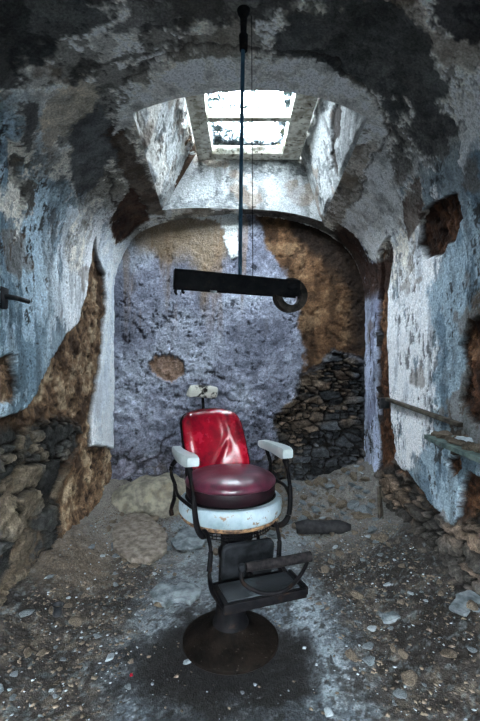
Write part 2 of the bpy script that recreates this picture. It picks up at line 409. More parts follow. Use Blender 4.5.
# ----- back wall
def build_back():
    xx = np.arange(-1.27, 1.2701, .0085); zz = np.arange(-.05, 2.85, .0085)
    X, Z = np.meshgrid(xx, zz, indexing='ij'); U = X.ravel(); V = Z.ravel()
    P = np.stack([U, np.full(U.shape, YB), V], 1)
    wu, wv = warp(P, U, V, 303, .06)
    B = lambda L: [on_back(*p) for p in L]
    c = np.tile(np.array([.32, .335, .39]), (len(P), 1))
    n = fbm(P, 3, 5, 310)
    c = lerp(c, (.22, .23, .275), ss(n, .0, .5)); c = lerp(c, (.44, .465, .52), ss(-n, .1, .6))
    # paler lower down the middle, brown seepage at the head of the wall
    rough = fbm(P, 13, 6, 320, .68)
    lowr = ss(V, 1.5, .7)
    pits = ss(fbm(P, 26, 5, 333, .7)+.3*fbm(P, 2.5, 3, 334)+.12*lowr, .42, .6)
    rel = rough*(.010+.026*lowr)-pits*.012
    c = c*(1-.5*pits)[:,None]*(1+.35*fbm(P, 50, 3, 321, .7))[:,None]*(1+.35*rough)[:,None]
    stn = ss(sdpoly(wu+.04*fbm(P*np.array([3, 1, .6]), 4, 3, 3), wv, B([(130, 190), (240, 190), (238, 228), (222, 262), (205, 300), (190, 258), (165, 262), (140, 250), (128, 232)])), -.10, .12)
    c = lerp(c, (.33, .25, .15), stn*.72)
    streak = ss(fbm(P*np.array([1, 1, .12]), 9, 4, 350), .12, .5)*ss(V, 1.3, 2.2)*.5
    c = lerp(c, (.30, .22, .15), streak)
    # patched hole and crack
    h1 = sdpoly(wu, wv, B([(148, 366), (152, 357), (168, 355), (184, 366), (186, 376), (172, 384), (156, 378)]))
    m = ss(h1, -.012, .012); c = lerp(c, (.33, .20, .11), m*.75); rel = rel-m*.02
    c, rel = crack_along(c, rel, h1+.008, .010, .9*(V > 1.24))
    def seg(a, b, w, amt):
        nonlocal c, rel
        d = -sdpoly(wu, wv, B([a, b, (b[0]+.5, b[1]+.5)]))
        e = np.exp(-(np.clip(d, 0, 9)/w)**2)*amt
        c = lerp(c, (.035, .03, .04), e); rel = rel-e*.015
    for a, b, w in [((178, 430), (166, 438), .012), ((166, 438), (158, 452), .012), ((158, 452), (156, 460), .010), ((156, 460), (140, 466), .014), ((140, 466), (112, 478), .02), ((115, 456), (150, 462), .012),
                    ((185, 448), (176, 462), .01), ((120, 300), (126, 306), .012), ((121, 335), (128, 342), .014), ((134, 320), (140, 335), .012), ((205, 375), (222, 380), .01), ((225, 398), (240, 402), .008)]:
        seg(a, b, w, .85)
    # brown exposed render, upper right
    bp = B([(236, 170), (262, 232), (268, 250), (284, 268), (298, 300), (300, 330), (306, 350), (304, 372), (318, 366), (336, 354), (362, 358), (380, 350), (380, 170)])
    sdb = sdpoly(wu, wv, bp); mb = ss(sdb, -.02, .03)
    tn, rt = mortar_tan(P, 360)
    tn = (tn*.5+np.array([.21, .15, .10])*.45)*np.array([.85, .76, .68])*(.75+.5*ss(fbm(P*np.array([1, 1, .2]), 7, 4, 370), -.4, .4))[:,None]
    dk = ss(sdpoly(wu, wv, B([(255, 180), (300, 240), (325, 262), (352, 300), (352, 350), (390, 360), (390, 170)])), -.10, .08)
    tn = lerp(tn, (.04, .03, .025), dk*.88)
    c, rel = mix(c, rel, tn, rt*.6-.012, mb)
    # rubble, lower right
    st, rs, _ = stones(P, U, V, 6., 12., 380, base=(.095, .10, .108), warm=(.15, .12, .095))
    rp_ = B([(300, 374), (318, 366), (336, 354), (362, 358), (390, 352), (390, 560), (262, 560), (268, 500), (268, 470), (280, 445), (272, 425), (280, 405), (294, 396)])
    sdr = sdpoly(wu, wv, rp_); mr = ss(sdr, -.02, .03)
    c, rel = mix(c, rel, st, rs-.028, mr)
    c, rel = crack_along(c, rel, sdr+.005, .012, .8*(V > 1.0))
    # lower left rubble-like coarse render
    lowm = ss(V, .62, .40)*(1-mr)
    st2, rs2, _ = stones(P, U, V, 4., 5.5, 390, base=(.24, .24, .30), warm=(.20, .19, .22))
    c, rel = mix(c, rel, st2, rs2*.8, lowm*.6)
    # hanging white lime under the arch
    wp = ss(sdpoly(wu, wv, B([(222, 205), (236, 205), (236, 256), (231, 259), (225, 252)])), -.008, .008)
    wp = np.maximum(wp, ss(sdpoly(wu, wv, B([(150, 190), (240, 190), (238, 229), (225, 236), (216, 222), (196, 216), (176, 214), (160, 219)])), -.01, .01))
    c = lerp(c, (.72, .74, .73), wp); rel = rel+wp*.012
    inside = (np.abs(U)/(A+.03))**np.where(U < 0, 3.2, 2.5)+np.clip((V-ZS)/(ZB+.04), 0, 9)**np.where(U < 0, 3.2, 2.5) < 1.03
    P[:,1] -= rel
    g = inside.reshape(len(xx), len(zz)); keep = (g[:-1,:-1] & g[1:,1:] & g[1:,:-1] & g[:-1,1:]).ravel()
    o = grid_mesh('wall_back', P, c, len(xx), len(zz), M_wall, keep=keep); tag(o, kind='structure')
build_back()

# ----- vault with the skylight hole
XFL, XFR, XBR, XBL = (-.595, 2.33), (.69, 2.27), (.755, 3.88), (-.70, 3.78)
def curve_pts(a, b, n, bow=0.):
    out = []
    for i in range(n+1):
        t = i/n; x = a[0]+(b[0]-a[0])*t; y = a[1]+(b[1]-a[1])*t+bow*4*t*(1-t); out.append((x, y))
    return out
E_front = curve_pts(XFL, XFR, 40, -.12); E_right = curve_pts(XFR, XBR, 40); E_back = curve_pts(XBR, XBL, 40, .05); E_left = curve_pts(XBL, XFL, 40)
def to_sy(L): return [(float(s_x(x)), y) for x, y in L]
HOLE = to_sy(E_front[:-1]+E_right[:-1]+E_back[:-1]+E_left[:-1])
def vault_treat(P, S, Y):
    wu, wv = warp(P, S, Y, 403, .05)
    Q = lambda L: [on_vault(*p) for p in L]
    c, r = plaster(P, 405, white=(.90, .87, .82), grey=(.36, .345, .32), bias=-.10, dark=.27, streak=0)
    # towards the haunches the limewash is cleaner and bluer
    c0, r0_ = c.copy(), r.copy()
    yel = ss(fbm(P, 2.3, 3, 421), .1, .4); c = lerp(c, (.50, .45, .37), yel*.3)
    FR = fbm(P, 38, 5, 437, .72)+.6*fbm(P, 12, 3, 438)
    def patch(L, colr, amt=1., soft=.012, dep=.0, k=1.):
        nonlocal c, r
        sd = sdpoly(S+(wu-S)*k, Y+(wv-Y)*k, Q(L))+FR*(.012+.6*soft); m = ss(sd, -soft*.35, soft*.35)*amt
        mod = (1+.5*fbm(P, 14, 4, 431))[:,None]
        c = c*(1-m)[:,None]+np.array(colr)[None]*mod*m[:,None]; r = r-m*dep
        if dep: c, r = crack_along(c, r, sd+.006, .007, .55)
    patch([(278, 28), (290, 12), (330, 4), (380, 5), (420, 20), (432, 60), (440, 95), (420, 118), (402, 92), (396, 140), (385, 110), (360, 84), (330, 72), (305, 62), (285, 52)], (.10, .105, .105), .9, .02, .004, 1.6)
    patch([(405, 125), (420, 100), (445, 118), (448, 145), (436, 160), (416, 150)], (.13, .13, .13), .85, .02, .0, 1.5)
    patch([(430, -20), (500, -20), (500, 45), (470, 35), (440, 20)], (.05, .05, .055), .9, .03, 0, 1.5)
    patch([(62, 128), (82, 104), (104, 112), (118, 140), (128, 166), (110, 160), (92, 190), (80, 205), (72, 170)], (.15, .155, .16), .88, .02, .003, 1.4)
    patch([(100, 138), (122, 120), (140, 100), (152, 88), (146, 110), (130, 128), (118, 142)], (.09, .065, .05), .9, .012, .006, 1.2)
    patch([(109, 140), (124, 132), (166, 214), (146, 214), (124, 176)], (.13, .095, .07), .85, .010, .006, .7)
    patch([(108, 222), (122, 196), (132, 188), (146, 212), (150, 220), (128, 236), (112, 244)], (.10, .055, .035), .95, .012, .014, .8)
    patch([(330, 232), (340, 222), (372, 262), (385, 262), (392, 245), (384, 300), (364, 300), (352, 262)], (.065, .035, .025), .95, .014, .014, .8)
    patch([(244, 206), (300, 208), (334, 232), (330, 262), (240, 250)], (.07, .06, .052), .85, .014, .004, .8)
    patch([(340, 165), (372, 132), (392, 158), (370, 178), (352, 200), (345, 225), (335, 236), (331, 215)], (.27, .23, .19), .5, .03, 0, 2)
    patch([(400, 205), (420, 180), (430, 205), (410, 240)], (.10, .06, .045), .75, .012, .006, 1.2)
    patch([(10, 100), (30, 92), (36, 120), (26, 150), (14, 140)], (.08, .08, .085), .8, .02, 0, 1.5)
    for L in ([(22, 188), (36, 176), (30, 208), (24, 214)], [(8, 60), (30, 40), (60, 34), (40, 55), (18, 80)], [(60, 100), (90, 70), (130, 50), (180, 40), (150, 52), (110, 72), (80, 96)]):
        patch(L, (.07, .065, .06), .75, .02, .003, 2)
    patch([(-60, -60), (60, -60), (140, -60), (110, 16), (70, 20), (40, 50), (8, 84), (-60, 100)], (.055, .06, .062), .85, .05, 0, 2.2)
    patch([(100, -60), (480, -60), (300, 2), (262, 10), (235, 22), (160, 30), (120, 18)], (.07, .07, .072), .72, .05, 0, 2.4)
    patch([(112, 137), (128, 102), (150, 80), (190, 62), (240, 56), (290, 58), (335, 74), (372, 106), (390, 140), (382, 158), (367, 127), (335, 108), (300, 97), (240, 88), (170, 103), (133, 127)], (.90, .89, .86), .78, .012, 0, .8)
    patch([(342, 225), (356, 195), (372, 160), (386, 150), (398, 175), (402, 215), (392, 240), (376, 262)], (.84, .85, .85), .6, .02, 0, 1.4)
    patch([(40, 95), (60, 80), (100, 82), (92, 110), (66, 128), (46, 150), (36, 130)], (.55, .49, .41), .75, .02, 0, 1.6)
    # line of the arch ring around the skylight
    for L, w in (([(128, 84), (150, 62), (190, 50), (240, 47), (290, 50), (335, 66), (372, 100), (388, 132)], .010), ([(388, 132), (372, 165), (352, 205)], .008), ([(120, 235), (114, 200), (106, 170)], .01)):
        pts = Q(L)
        for a, b in zip(pts, pts[1:]):
            d = -sdpoly(wu, wv, [a, b, (b[0]+.001, b[1]+.001)])
            e = np.exp(-(np.clip(d, 0, 9)/w)**2)
            c = lerp(c, (.06, .05, .045), e*.75); r = r-e*.012
    r = r+fbm(P, 1.6, 2, 480)*.02
    for side, E in ((-1, -SL[0]), (1, SL[-1])):
        w = ss(S*side+.12*fbm(P, 3, 4, 490), E-.85, E-.55)*(S*side > 0); k = w > 0
        if k.any():
            cs, rs = side_treat(side, P[k], Y[k], ZS+E-np.abs(S[k]))
            # dark and brown patches of the vault stay where they are
            keepm = np.clip(np.abs(c[k]-c0[k]).max(1)/.12, 0, 1)*ss(E-np.abs(S[k]), .0, .15)
            ww = w[k]*(1-keepm); c[k] = c[k]*(1-ww)[:,None]+cs*ww[:,None]; ww = w[k]; r[k] = r[k]*(1-ww)+rs*ww
    return c, r
def build_vault():
    sv = np.arange(SL[0], SL[-1]+.001, .009); sv[-1] = SL[-1]
    Yg, Sg = np.meshgrid(ysp, sv, indexing='ij'); Y = Yg.ravel(); S = Sg.ravel()
    def pos(S, Y): return np.stack([xs(S), Y, zs(S)], 1)
    nv = len(sv); nu = len(ysp)
    Yc = (Yg[:-1,:-1]+Yg[1:,1:]).ravel()/2; Sc = (Sg[:-1,:-1]+Sg[1:,1:]).ravel()/2
    keep = sdpoly(Sc, Yc, HOLE) < 0
    k2 = keep.reshape(nu-1, nv-1)
    anyk = np.zeros((nu, nv), bool); anyd = np.zeros((nu, nv), bool)
    for a in (0, 1):
        for b in (0, 1):
            anyk[a:nu-1+a, b:nv-1+b] |= k2; anyd[a:nu-1+a, b:nv-1+b] |= ~k2
    bnd = (anyk & anyd).ravel(); idx = np.where(bnd)[0]
    for i in idx:                                   # snap the rim of the hole onto its line
        best = None
        for q in range(len(HOLE)):
            (x0, y0), (x1, y1) = HOLE[q], HOLE[(q+1) % len(HOLE)]
            ex, ey = x1-x0, y1-y0; t = max(0, min(1, ((S[i]-x0)*ex+(Y[i]-y0)*ey)/(ex*ex+ey*ey)))
            dx, dy = x0+t*ex-S[i], y0+t*ey-Y[i]; d = dx*dx+dy*dy
            if best is None or d < best[0]: best = (d, x0+t*ex, y0+t*ey)
        S[i], Y[i] = best[1], best[2]
    P = pos(S, Y); T = pos(S+.01, Y)-pos(S-.01, Y); Nn = np.stack([T[:,2], 0*S, -T[:,0]], 1); Nn /= np.linalg.norm(Nn, axis=1)[:,None]
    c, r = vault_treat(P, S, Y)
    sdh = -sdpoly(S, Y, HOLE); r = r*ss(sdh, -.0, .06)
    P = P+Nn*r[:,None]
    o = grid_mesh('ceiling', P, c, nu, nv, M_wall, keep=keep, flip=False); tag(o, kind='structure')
build_vault()

# ----- the skylight shaft: four faces, splayed sides, upright back
WX0, WX1, WY0, WY1 = -.40, .56, 2.72, 3.90
def rim(L): return np.array([(x, y, float(zs(s_x(x)))) for x, y in L])
def shaft_face(name, low, high, seed, fn=None):
    low = rim(low); n = 90; m = 90
    t = np.linspace(0, 1, n+1); tl = np.linspace(0, 1, len(low))
    Lp = np.stack([np.interp(t, tl, low[:,k]) for k in range(3)], 1)
    Hp = np.array(high[0])[None]*(1-t)[:,None]+np.array(high[1])[None]*t[:,None]
    w = np.linspace(0, 1, m+1)
    P = (Lp[:,None]*(1-w)[None,:,None]+Hp[:,None]*w[None,:,None]).reshape(-1, 3)
    U = np.repeat(t, m+1); V = np.tile(w, n+1)
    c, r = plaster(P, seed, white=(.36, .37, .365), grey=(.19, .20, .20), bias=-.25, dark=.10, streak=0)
    if fn: c, r = fn(P, U, V, c, r)
    nrm = np.cross(Hp.mean(0)-Lp.mean(0), Lp[-1]-Lp[0]); nrm /= np.linalg.norm(nrm)
    cen = np.array([.08, 3.1, 2.9]); 
    if np.dot(cen-P.mean(0), nrm) < 0: nrm = -nrm
    fade = ss(V, 0, .05)*ss(V, 1, .95)*ss(U, 0, .04)*ss(U, 1, .96)
    P = P+nrm[None]*(r*fade)[:,None]
    o = grid_mesh(name, P, c, n+1, m+1, M_wall); tag(o, kind='structure')
def f_right(P, U, V, c, r):      # U from door side to the back
    wu, wv = warp(P, U, V, 71, .07)
    sd = sdpoly(wu, wv, [(.03, .66), (.12, .60), (.22, .53), (.30, .47), (.36, .36), (.46, .32), (.53, .18), (.50, .07), (.44, .12), (.38, .18), (.34, .28), (.26, .30), (.20, .40), (.14, .42), (.06, .52)])
    m = ss(sd, -.01, .02)
    g = ss(wu+wv, .62, .45); stripe = ss(fbm(np.stack([(U+V)*6, (U-V)*.8, U*0], 1), 2.2, 3, 75), -.1, .25)
    c = lerp(c, (.12, .125, .125), g*stripe*.6)
    c = lerp(c, (.045, .036, .03), m); r = r-m*.02
    return c, r
def f_left(P, U, V, c, r):       # U from back to the door side
    wu, wv = warp(P, U, V, 81, .09)
    m = ss(fbm(P, 6, 4, 83), .1, .16)*ss(U, .05, .25); c = lerp(c, (.45, .44, .41), m*.8); r = r-m*.006
    e = np.exp(-(fbm(P, 4, 3, 85)/.03)**2); c = lerp(c, (.14, .11, .09), e*.7); r = r-e*.008
    sd = sdpoly(wu, wv, [(.0, .35), (.10, .45), (.13, .75), (.12, 1.05), (-.1, 1.05), (-.1, .35)])
    m = ss(sd, -.02, .02); c = lerp(c, (.09, .06, .04), m); r = r-m*.025
    return c, r
def f_back(P, U, V, c, r):       # U from right to left
    sd = sdpoly(U, V, [(.20, .86), (.42, .88), (.42, .93), (.20, .93)]); m = ss(sd, -.01, .01)
    c = lerp(c, (.14, .12, .10), m*.6)
    c = lerp(c, (.40, .42, .43), ss(fbm(P, 4, 3, 91), .0, .5)*.5)
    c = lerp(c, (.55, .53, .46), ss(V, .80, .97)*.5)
    return c, r
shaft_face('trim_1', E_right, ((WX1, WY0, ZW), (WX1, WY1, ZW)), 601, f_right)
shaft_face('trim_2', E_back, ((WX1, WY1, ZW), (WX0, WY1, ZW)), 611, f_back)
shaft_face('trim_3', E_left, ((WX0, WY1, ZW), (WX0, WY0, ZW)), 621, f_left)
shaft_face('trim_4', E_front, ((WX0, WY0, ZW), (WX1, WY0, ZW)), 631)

# ----- unseen outer box added against light leaks; front wall with doorway behind the viewer
M_mass = mat_noise('front_wall_and_shell', (.10, .09, .08), (.22, .2, .18), .9, 4., bump=.004)
bm = bmesh.new()
def slab(bm, x0, x1, y0, y1, z0, z1): add_box(bm, ((x0+x1)/2, (y0+y1)/2, (z0+z1)/2), (x1-x0, y1-y0, z1-z0))
zt, zr = ZW+.005, ZW+.10
slab(bm, -1.6, WX0-.01, -.95, 4.4, zt, zr); slab(bm, WX1+.01, 1.6, -.95, 4.4, zt, zr)
slab(bm, WX0-.01, WX1+.01, -.95, WY0-.01, zt, zr); slab(bm, WX0-.01, WX1+.01, WY1+.01, 4.4, zt, zr)
slab(bm, -1.6, -1.45, -.95, 4.4, -.2, zt); slab(bm, 1.45, 1.6, -.95, 4.4, -.2, zt); slab(bm, -1.45, 1.45, 4.25, 4.4, -.2, zt)
tag(bm_obj('outer_leak_shell', bm, M_mass, smooth=False), kind='structure')
bm = bmesh.new()
slab(bm, -1.45, -.45, -.85, -.70, -.2, zt); slab(bm, .45, 1.45, -.85, -.70, -.2, zt); slab(bm, -.45, .45, -.85, -.70, 1.95, zt)
tag(bm_obj('wall_front', bm, M_mass, smooth=False), kind='structure')

# ---------------------------------------------------------------- floor
CHX, CHY = -.045, 2.03
def sm1(x, a, b):
    t = max(0, min(1, (x-a)/(b-a))); return t*t*(3-2*t)
def bank(x, y):
    f = np.vectorize if False else None
    return (.13*ss(-x, .80, 1.20)*(1+.2*np.sin(y*5)) + .17*ss(x, .60, 1.22)*(1+.15*np.sin(y*7))
            + .20*ss(y, 3.35, 4.0)*ss(x, -.05, .5) + .06*ss(y, 3.3, 4.0)*ss(-x, .2, .5))
def floor_arr(X, Y):
    P = np.stack([X, Y, 0*X], 1)
    side = np.clip(ss(np.abs(X+.02), .40, .75)+ss(Y, 2.9, 3.4), 0, 1)
    r = bank(X, Y)+fbm(P, 3, 3, 701)*.010+fbm(P, 14, 5, 705, .6)*(.004+.016*side)
    d = np.hypot(X-CHX, Y-CHY); k = ss(d, .24, .34)
    return r*k-.004*(1-k), side, P
def fh(x, y): return float(floor_arr(np.array([x]), np.array([y]))[0][0])
def build_floor():
    xx = np.arange(-1.30, 1.301, .009); yy = np.concatenate([np.arange(-.9, 1.2, .05), np.arange(1.2, YB+.06, .009)])
    X, Y = np.meshgrid(xx, yy, indexing='ij'); X = X.ravel(); Y = Y.ravel()
    r, side, P = floor_arr(X, Y)
    wu, wv = warp(P, X, Y, 713, .12)
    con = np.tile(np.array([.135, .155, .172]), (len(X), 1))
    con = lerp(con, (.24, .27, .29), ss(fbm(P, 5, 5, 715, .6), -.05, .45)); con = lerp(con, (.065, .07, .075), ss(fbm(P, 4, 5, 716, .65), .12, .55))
    con = lerp(con, (.33, .36, .38), ss(fbm(P, 50, 4, 741, .7), .22, .4)*.7); con = lerp(con, (.05, .048, .046), ss(fbm(P, 38, 4, 743, .7), .28, .42)*.8)
    deb = np.tile(np.array([.050, .040, .033]), (len(X), 1))
    deb = lerp(deb, (.12, .10, .08), ss(fbm(P, 20, 4, 717, .65), .05, .45)); deb = lerp(deb, (.028, .02, .015), ss(fbm(P, 6, 4, 718), .1, .5))
    deb = lerp(deb, (.20, .23, .24), ss(fbm(P, 45, 3, 719, .7), .35, .5)*.4)
    ms = ss(np.abs(wu+.02)-.05*np.sin(wv*4), .36, .62); ms = np.maximum(ms, ss(wv, 3.15, 3.6)*ss(wu, -.3, .1))
    ms = np.maximum(ms*.92, .25*ss(fbm(P, 2.5, 3, 722), .1, .5))
    tanl = ss(-X, .72, .95)*ss(Y, 2.2, 2.6); deb = lerp(deb, (.20, .16, .12), tanl*.6)
    bk = ss(wv, 2.7, 3.3); deb = lerp(deb, (.24, .23, .215), bk*.6); con = lerp(con, (.26, .28, .29), ss(wv, 2.3, 3.0)*.5)
    c = con*(1-ms)[:,None]+deb*ms[:,None]
    # oil and rust round the chair base, with the chair's shadow painted in
    e1 = np.hypot((wu+.12)/.50, (wv-1.92)/.36); e2 = np.hypot((wu-.08)/.26, (wv-1.78)/.20); front_shade = np.hypot((wu+.02)/.30, (wv-1.58)/.10)  # last ellipse paints the dim foreground into the floor colour
    m = np.maximum(np.maximum(ss(e1, 1.15, .65), ss(e2, 1.25, .6)), .75*ss(front_shade, 1.9, .5))
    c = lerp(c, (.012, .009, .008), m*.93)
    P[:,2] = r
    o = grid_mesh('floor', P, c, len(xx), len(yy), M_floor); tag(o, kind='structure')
build_floor()

# ---------------------------------------------------------------- skylight window
root = empty('window_1', ((WX0+WX1)/2, (WY0+WY1)/2, ZW-.03)); tag(root, kind='structure')
def local(bm): bmesh.ops.translate(bm, vec=-Vector(root.location), verts=bm.verts)
GX0, GX1, GY0, GY1 = -.25, .385, 2.86, 3.77
bm = bmesh.new(); z0, z1 = ZW-.075, ZW+.0
for (x0, x1, y0, y1) in ((WX0+.01, GX0, WY0+.01, WY1-.01), (GX1, WX1-.01, WY0+.01, WY1-.01), (GX0, GX1, WY0+.01, GY0), (GX0, GX1, GY1, WY1-.01)):
    add_box(bm, ((x0+x1)/2, (y0+y1)/2, (z0+z1)/2), (x1-x0, y1-y0, z1-z0), bev=.008)
local(bm); bmesh.ops.subdivide_edges(bm, edges=[e for e in bm.edges if e.calc_length() > .2], cuts=10)
for v in bm.verts: v.co += Vector(mn.noise_vector(v.co*9))*.006
bm_obj('window_frame', bm, M_frame, root)
bm = bmesh.new(); add_box(bm, ((GX0+GX1)/2, 3.25, ZW-.05), (GX1-GX0-.002, .062, .040), bev=.004); local(bm)
bm_obj('glazing_bar', bm, M_frame, root)
mg, nt, b = mat_base('dusty_skylight_glass'); nt.nodes.remove(b)
tr = N(nt, 'ShaderNodeBsdfTransparent'); tr.inputs[0].default_value = (.97, .98, 1, 1)
tl = N(nt, 'ShaderNodeBsdfTranslucent'); tl.inputs[0].default_value = (.6, .7, .75, 1)
gl = N(nt, 'ShaderNodeBsdfGlossy'); gl.inputs['Roughness'].default_value = .08
tc = N(nt, 'ShaderNodeTexCoord'); ns = N(nt, 'ShaderNodeTexNoise', Scale=14., Detail=6., Roughness=.7); nt.links.new(tc.outputs['Object'], ns.inputs['Vector'])
mr = N(nt, 'ShaderNodeMapRange'); mr.inputs['From Min'].default_value = .48; mr.inputs['From Max'].default_value = .7; mr.inputs['To Max'].default_value = .5; nt.links.new(ns.outputs['Fac'], mr.inputs['Value'])
m1 = N(nt, 'ShaderNodeMixShader'); nt.links.new(mr.outputs[0], m1.inputs[0]); nt.links.new(tr.outputs[0], m1.inputs[1]); nt.links.new(tl.outputs[0], m1.inputs[2])
m2 = N(nt, 'ShaderNodeMixShader'); m2.inputs[0].default_value = .05; nt.links.new(m1.outputs[0], m2.inputs[1]); nt.links.new(gl.outputs[0], m2.inputs[2])
nt.links.new(m2.outputs[0], nt.nodes['Material Output'].inputs['Surface'])
for ya, yb in ((GY0, 3.22), (3.28, GY1)):
    bm = bmesh.new(); add_box(bm, ((GX0+GX1)/2, (ya+yb)/2, ZW-.02), (GX1-GX0-.002, yb-ya-.002, .004)); local(bm)
    bm_obj('pane', bm, mg, root, smooth=False)
# litter on the glass
bm = bmesh.new(); rnd = random.Random(3)
def leafcard(bm, p, s, rnd):
    R = Matrix.Rotation(rnd.uniform(0, 6.3), 3, 'Z') @ Matrix.Rotation(rnd.uniform(-.5, .5), 3, 'X')
    sh = [(-1, 0, 0), (-.3, .45, .1), (.5, .35, .05), (1, 0, .12), (.4, -.4, .05), (-.4, -.35, .1)]
    top = [bm.verts.new(p+R @ (Vector(q)*s)) for q in sh]; bot = [bm.verts.new(v.co-Vector((0, 0, .0015))) for v in top]
    bm.faces.new(top); bm.faces.new(bot[::-1])
    for k in range(6): bm.faces.new((top[k], bot[k], bot[(k+1) % 6], top[(k+1) % 6]))
zl = ZW-.018+.012
cnt = 0
while cnt < 5200:
    x = rnd.uniform(GX0+.01, GX1-.01); y = rnd.uniform(GY0, GY1-.012)
    if abs(y-3.25) < .034: continue
    dl, db, dr = x-GX0, GY1-y, GX1-x
    p = .9*math.exp(-dl/.03)*(.5+.5*mn.noise(Vector((0, y*9, 1))))+1.*math.exp(-db/.04)+.8*math.exp(-math.hypot(dl, db)/.12)+.7*math.exp(-dr/.025)+.6*math.exp(-abs(y-3.22)/.02)*(.5+mn.noise(Vector((x*12, 2, 1))))+.25*max(0, mn.noise(Vector((x*7, y*7, 4))))
    if rnd.random() < p*.9:
        leafcard(bm, Vector((x, y, zl+rnd.uniform(0, .012))), rnd.uniform(.006, .020), rnd); cnt += 1
for k in range(30):
    x = GX0+rnd.uniform(.0, .3); y = GY1-rnd.uniform(.02, .25); a = rnd.uniform(0, 6.3); l = rnd.uniform(.03, .10)
    x1 = min(max(x+math.cos(a)*l, GX0+.01), GX1-.01); y1 = min(max(y+math.sin(a)*l, 3.30), GY1-.01)
    add_tube(bm, [(x, y, zl+.004), ((x+x1)/2+.006, (y+y1)/2, zl+.006), (x1, y1, zl+.004)], .0018, seg=4, n=2)
tag(bm_obj('leaf_litter', bm, M_leaf, smooth=False), 'dark leaves and twigs fallen on the glass of the skylight', 'leaves', kind='stuff')
# dead leaf on the frame and peeling pieces at the left of the frame
def crumple(name, c, s, mat, seed, n=12, amp=.35, rot=(0, 0, 0), parent=None, thick=.003):
    bm = bmesh.new(); R = Matrix.Rotation(rot[2], 3, 'Z') @ Matrix.Rotation(rot[1], 3, 'Y') @ Matrix.Rotation(rot[0], 3, 'X'); vs = {}
    for i in range(n+1):
        for j in range(n+1):
            u, v = i/n*2-1, j/n*2-1
            e = .75+.3*mn.noise(Vector((math.atan2(v, u)*1.3, seed, 2))); q = max(abs(u), abs(v)); h = math.hypot(u, v) or 1
            k = q/h*e; p = Vector((u*k*s[0], v*k*s[1], (mn.noise(Vector((u*1.6, v*1.6, seed)))*amp+.25*u*u)*s[2]))
            vs[i, j] = bm.verts.new(R @ p)
    for i in range(n):
        for j in range(n): bm.faces.new((vs[i, j], vs[i+1, j], vs[i+1, j+1], vs[i, j+1]))
    r = bmesh.ops.solidify(bm, geom=bm.faces[:], thickness=thick)
    o = bm_obj(name, bm, mat, parent); o.location = c; return o
tag(crumple('dead_leaf', at(281, 145, 3.60), (.065, .035, .05), M_leafy, 5, rot=(.5, -.4, .3)), 'curled yellow dead leaf caught on the lower right of the skylight frame', 'leaf')
for k, (px, py, d, s, mt, rt) in enumerate([(187, 138, 3.50, (.05, .09, .06), M_flakeb, (1.2, .2, .2)), (190, 152, 3.60, (.05, .05, .06), M_flake, (1.0, .5, 1.)), (184, 120, 3.25, (.03, .10, .05), M_flake, (1.4, .1, .9))]):
    o = crumple('plaster_flake', at(px, py, d), s, mt, 20+k, rot=rt, amp=.8)
    tag(o, ['brown curled flake hanging beside the left edge of the skylight frame, between two pale ones', 'pale curled paint flake, lowest of the three by the left corner of the skylight frame', 'pale long paint flake, highest of the three beside the left edge of the skylight frame'][k], 'paint flake')

# ---------------------------------------------------------------- hanging lamp arm
BD = 1.66
P0 = at(240, 276, BD)
lamp = empty('hanging_lamp_arm', P0); tag(lamp, 'black horizontal beam with a round ring hanging from the vault on a blue rod', 'lamp arm')
ztop = 2.735-P0.z
bm = bmesh.new(); add_tube(bm, [(0, 0, -.01), (.006, 0, ztop*.5), (.014, 0, ztop)], [.0078, .0078, .0085], seg=12); bm_obj('rod', bm, M_rod, lamp)
bm = bmesh.new(); add_lathe(bm, [(.0, ztop-.16), (.016, ztop-.16), (.018, ztop-.10), (.012, ztop-.095), (.014, ztop-.03), (.024, ztop-.012), (.026, ztop), (0, ztop)], (.014, 0, 0), 24); bm_obj('ceiling_mount', bm, M_arm, lamp)
bm = bmesh.new(); add_tube(bm, [(.052, .03, -.01), (.049, .03, ztop*.5), (.047, .03, ztop-.0)], .0018, seg=6); bm_obj('cable', bm, M_arm, lamp)
e0 = at(174, 279, BD-.07)-P0; e1 = at(298, 289.5, BD+.05)-P0
d = (e1-e0).normalized(); side = Vector((-d.y, d.x, 0)).normalized(); up = d.cross(side); up = up if up.z > 0 else -up
def beam_pt(t, a, b): return e0+d*t+side*a+up*b
Lb = (e1-e0).length
bm = bmesh.new()       # inverted channel with open ends
w, h, tk = .024, .036, .004
sec = [(-w, -h), (-w, h), (w, h), (w, -h), (w-tk, -h), (w-tk, h-tk), (-w+tk, h-tk), (-w+tk, -h)]
R = []
for i in range(9):
    t = Lb*i/8; k = 1-.10*i/8; R.append([bm.verts.new(beam_pt(t, a, b_*k)) for a, b_ in sec])
for a, b_ in zip(R, R[1:]):
    for j in range(8): bm.faces.new((a[j], a[(j+1) % 8], b_[(j+1) % 8], b_[j]))
bm.faces.new(R[0]); bm.faces.new(R[-1][::-1])
add_box(bm, beam_pt(.003, 0, .004), (.008, w*2, h*1.7), rot=Matrix((d, side, up)).transposed())
bm_obj('beam', bm, M_arm, lamp, smooth=False)
bm = bmesh.new(); add_tube(bm, [beam_pt(.010, -.018, -h+.004), beam_pt(.006, -.018, -h-.014), beam_pt(.012, -.018, -h-.026)], [.006, .006, .004], seg=8)
add_tube(bm, [beam_pt(.034, .0, -h+.012), beam_pt(.034, .0, -h-.008), beam_pt(.042, .0, -h-.014)], .005, seg=8); bm_obj('hook', bm, M_arm, lamp)
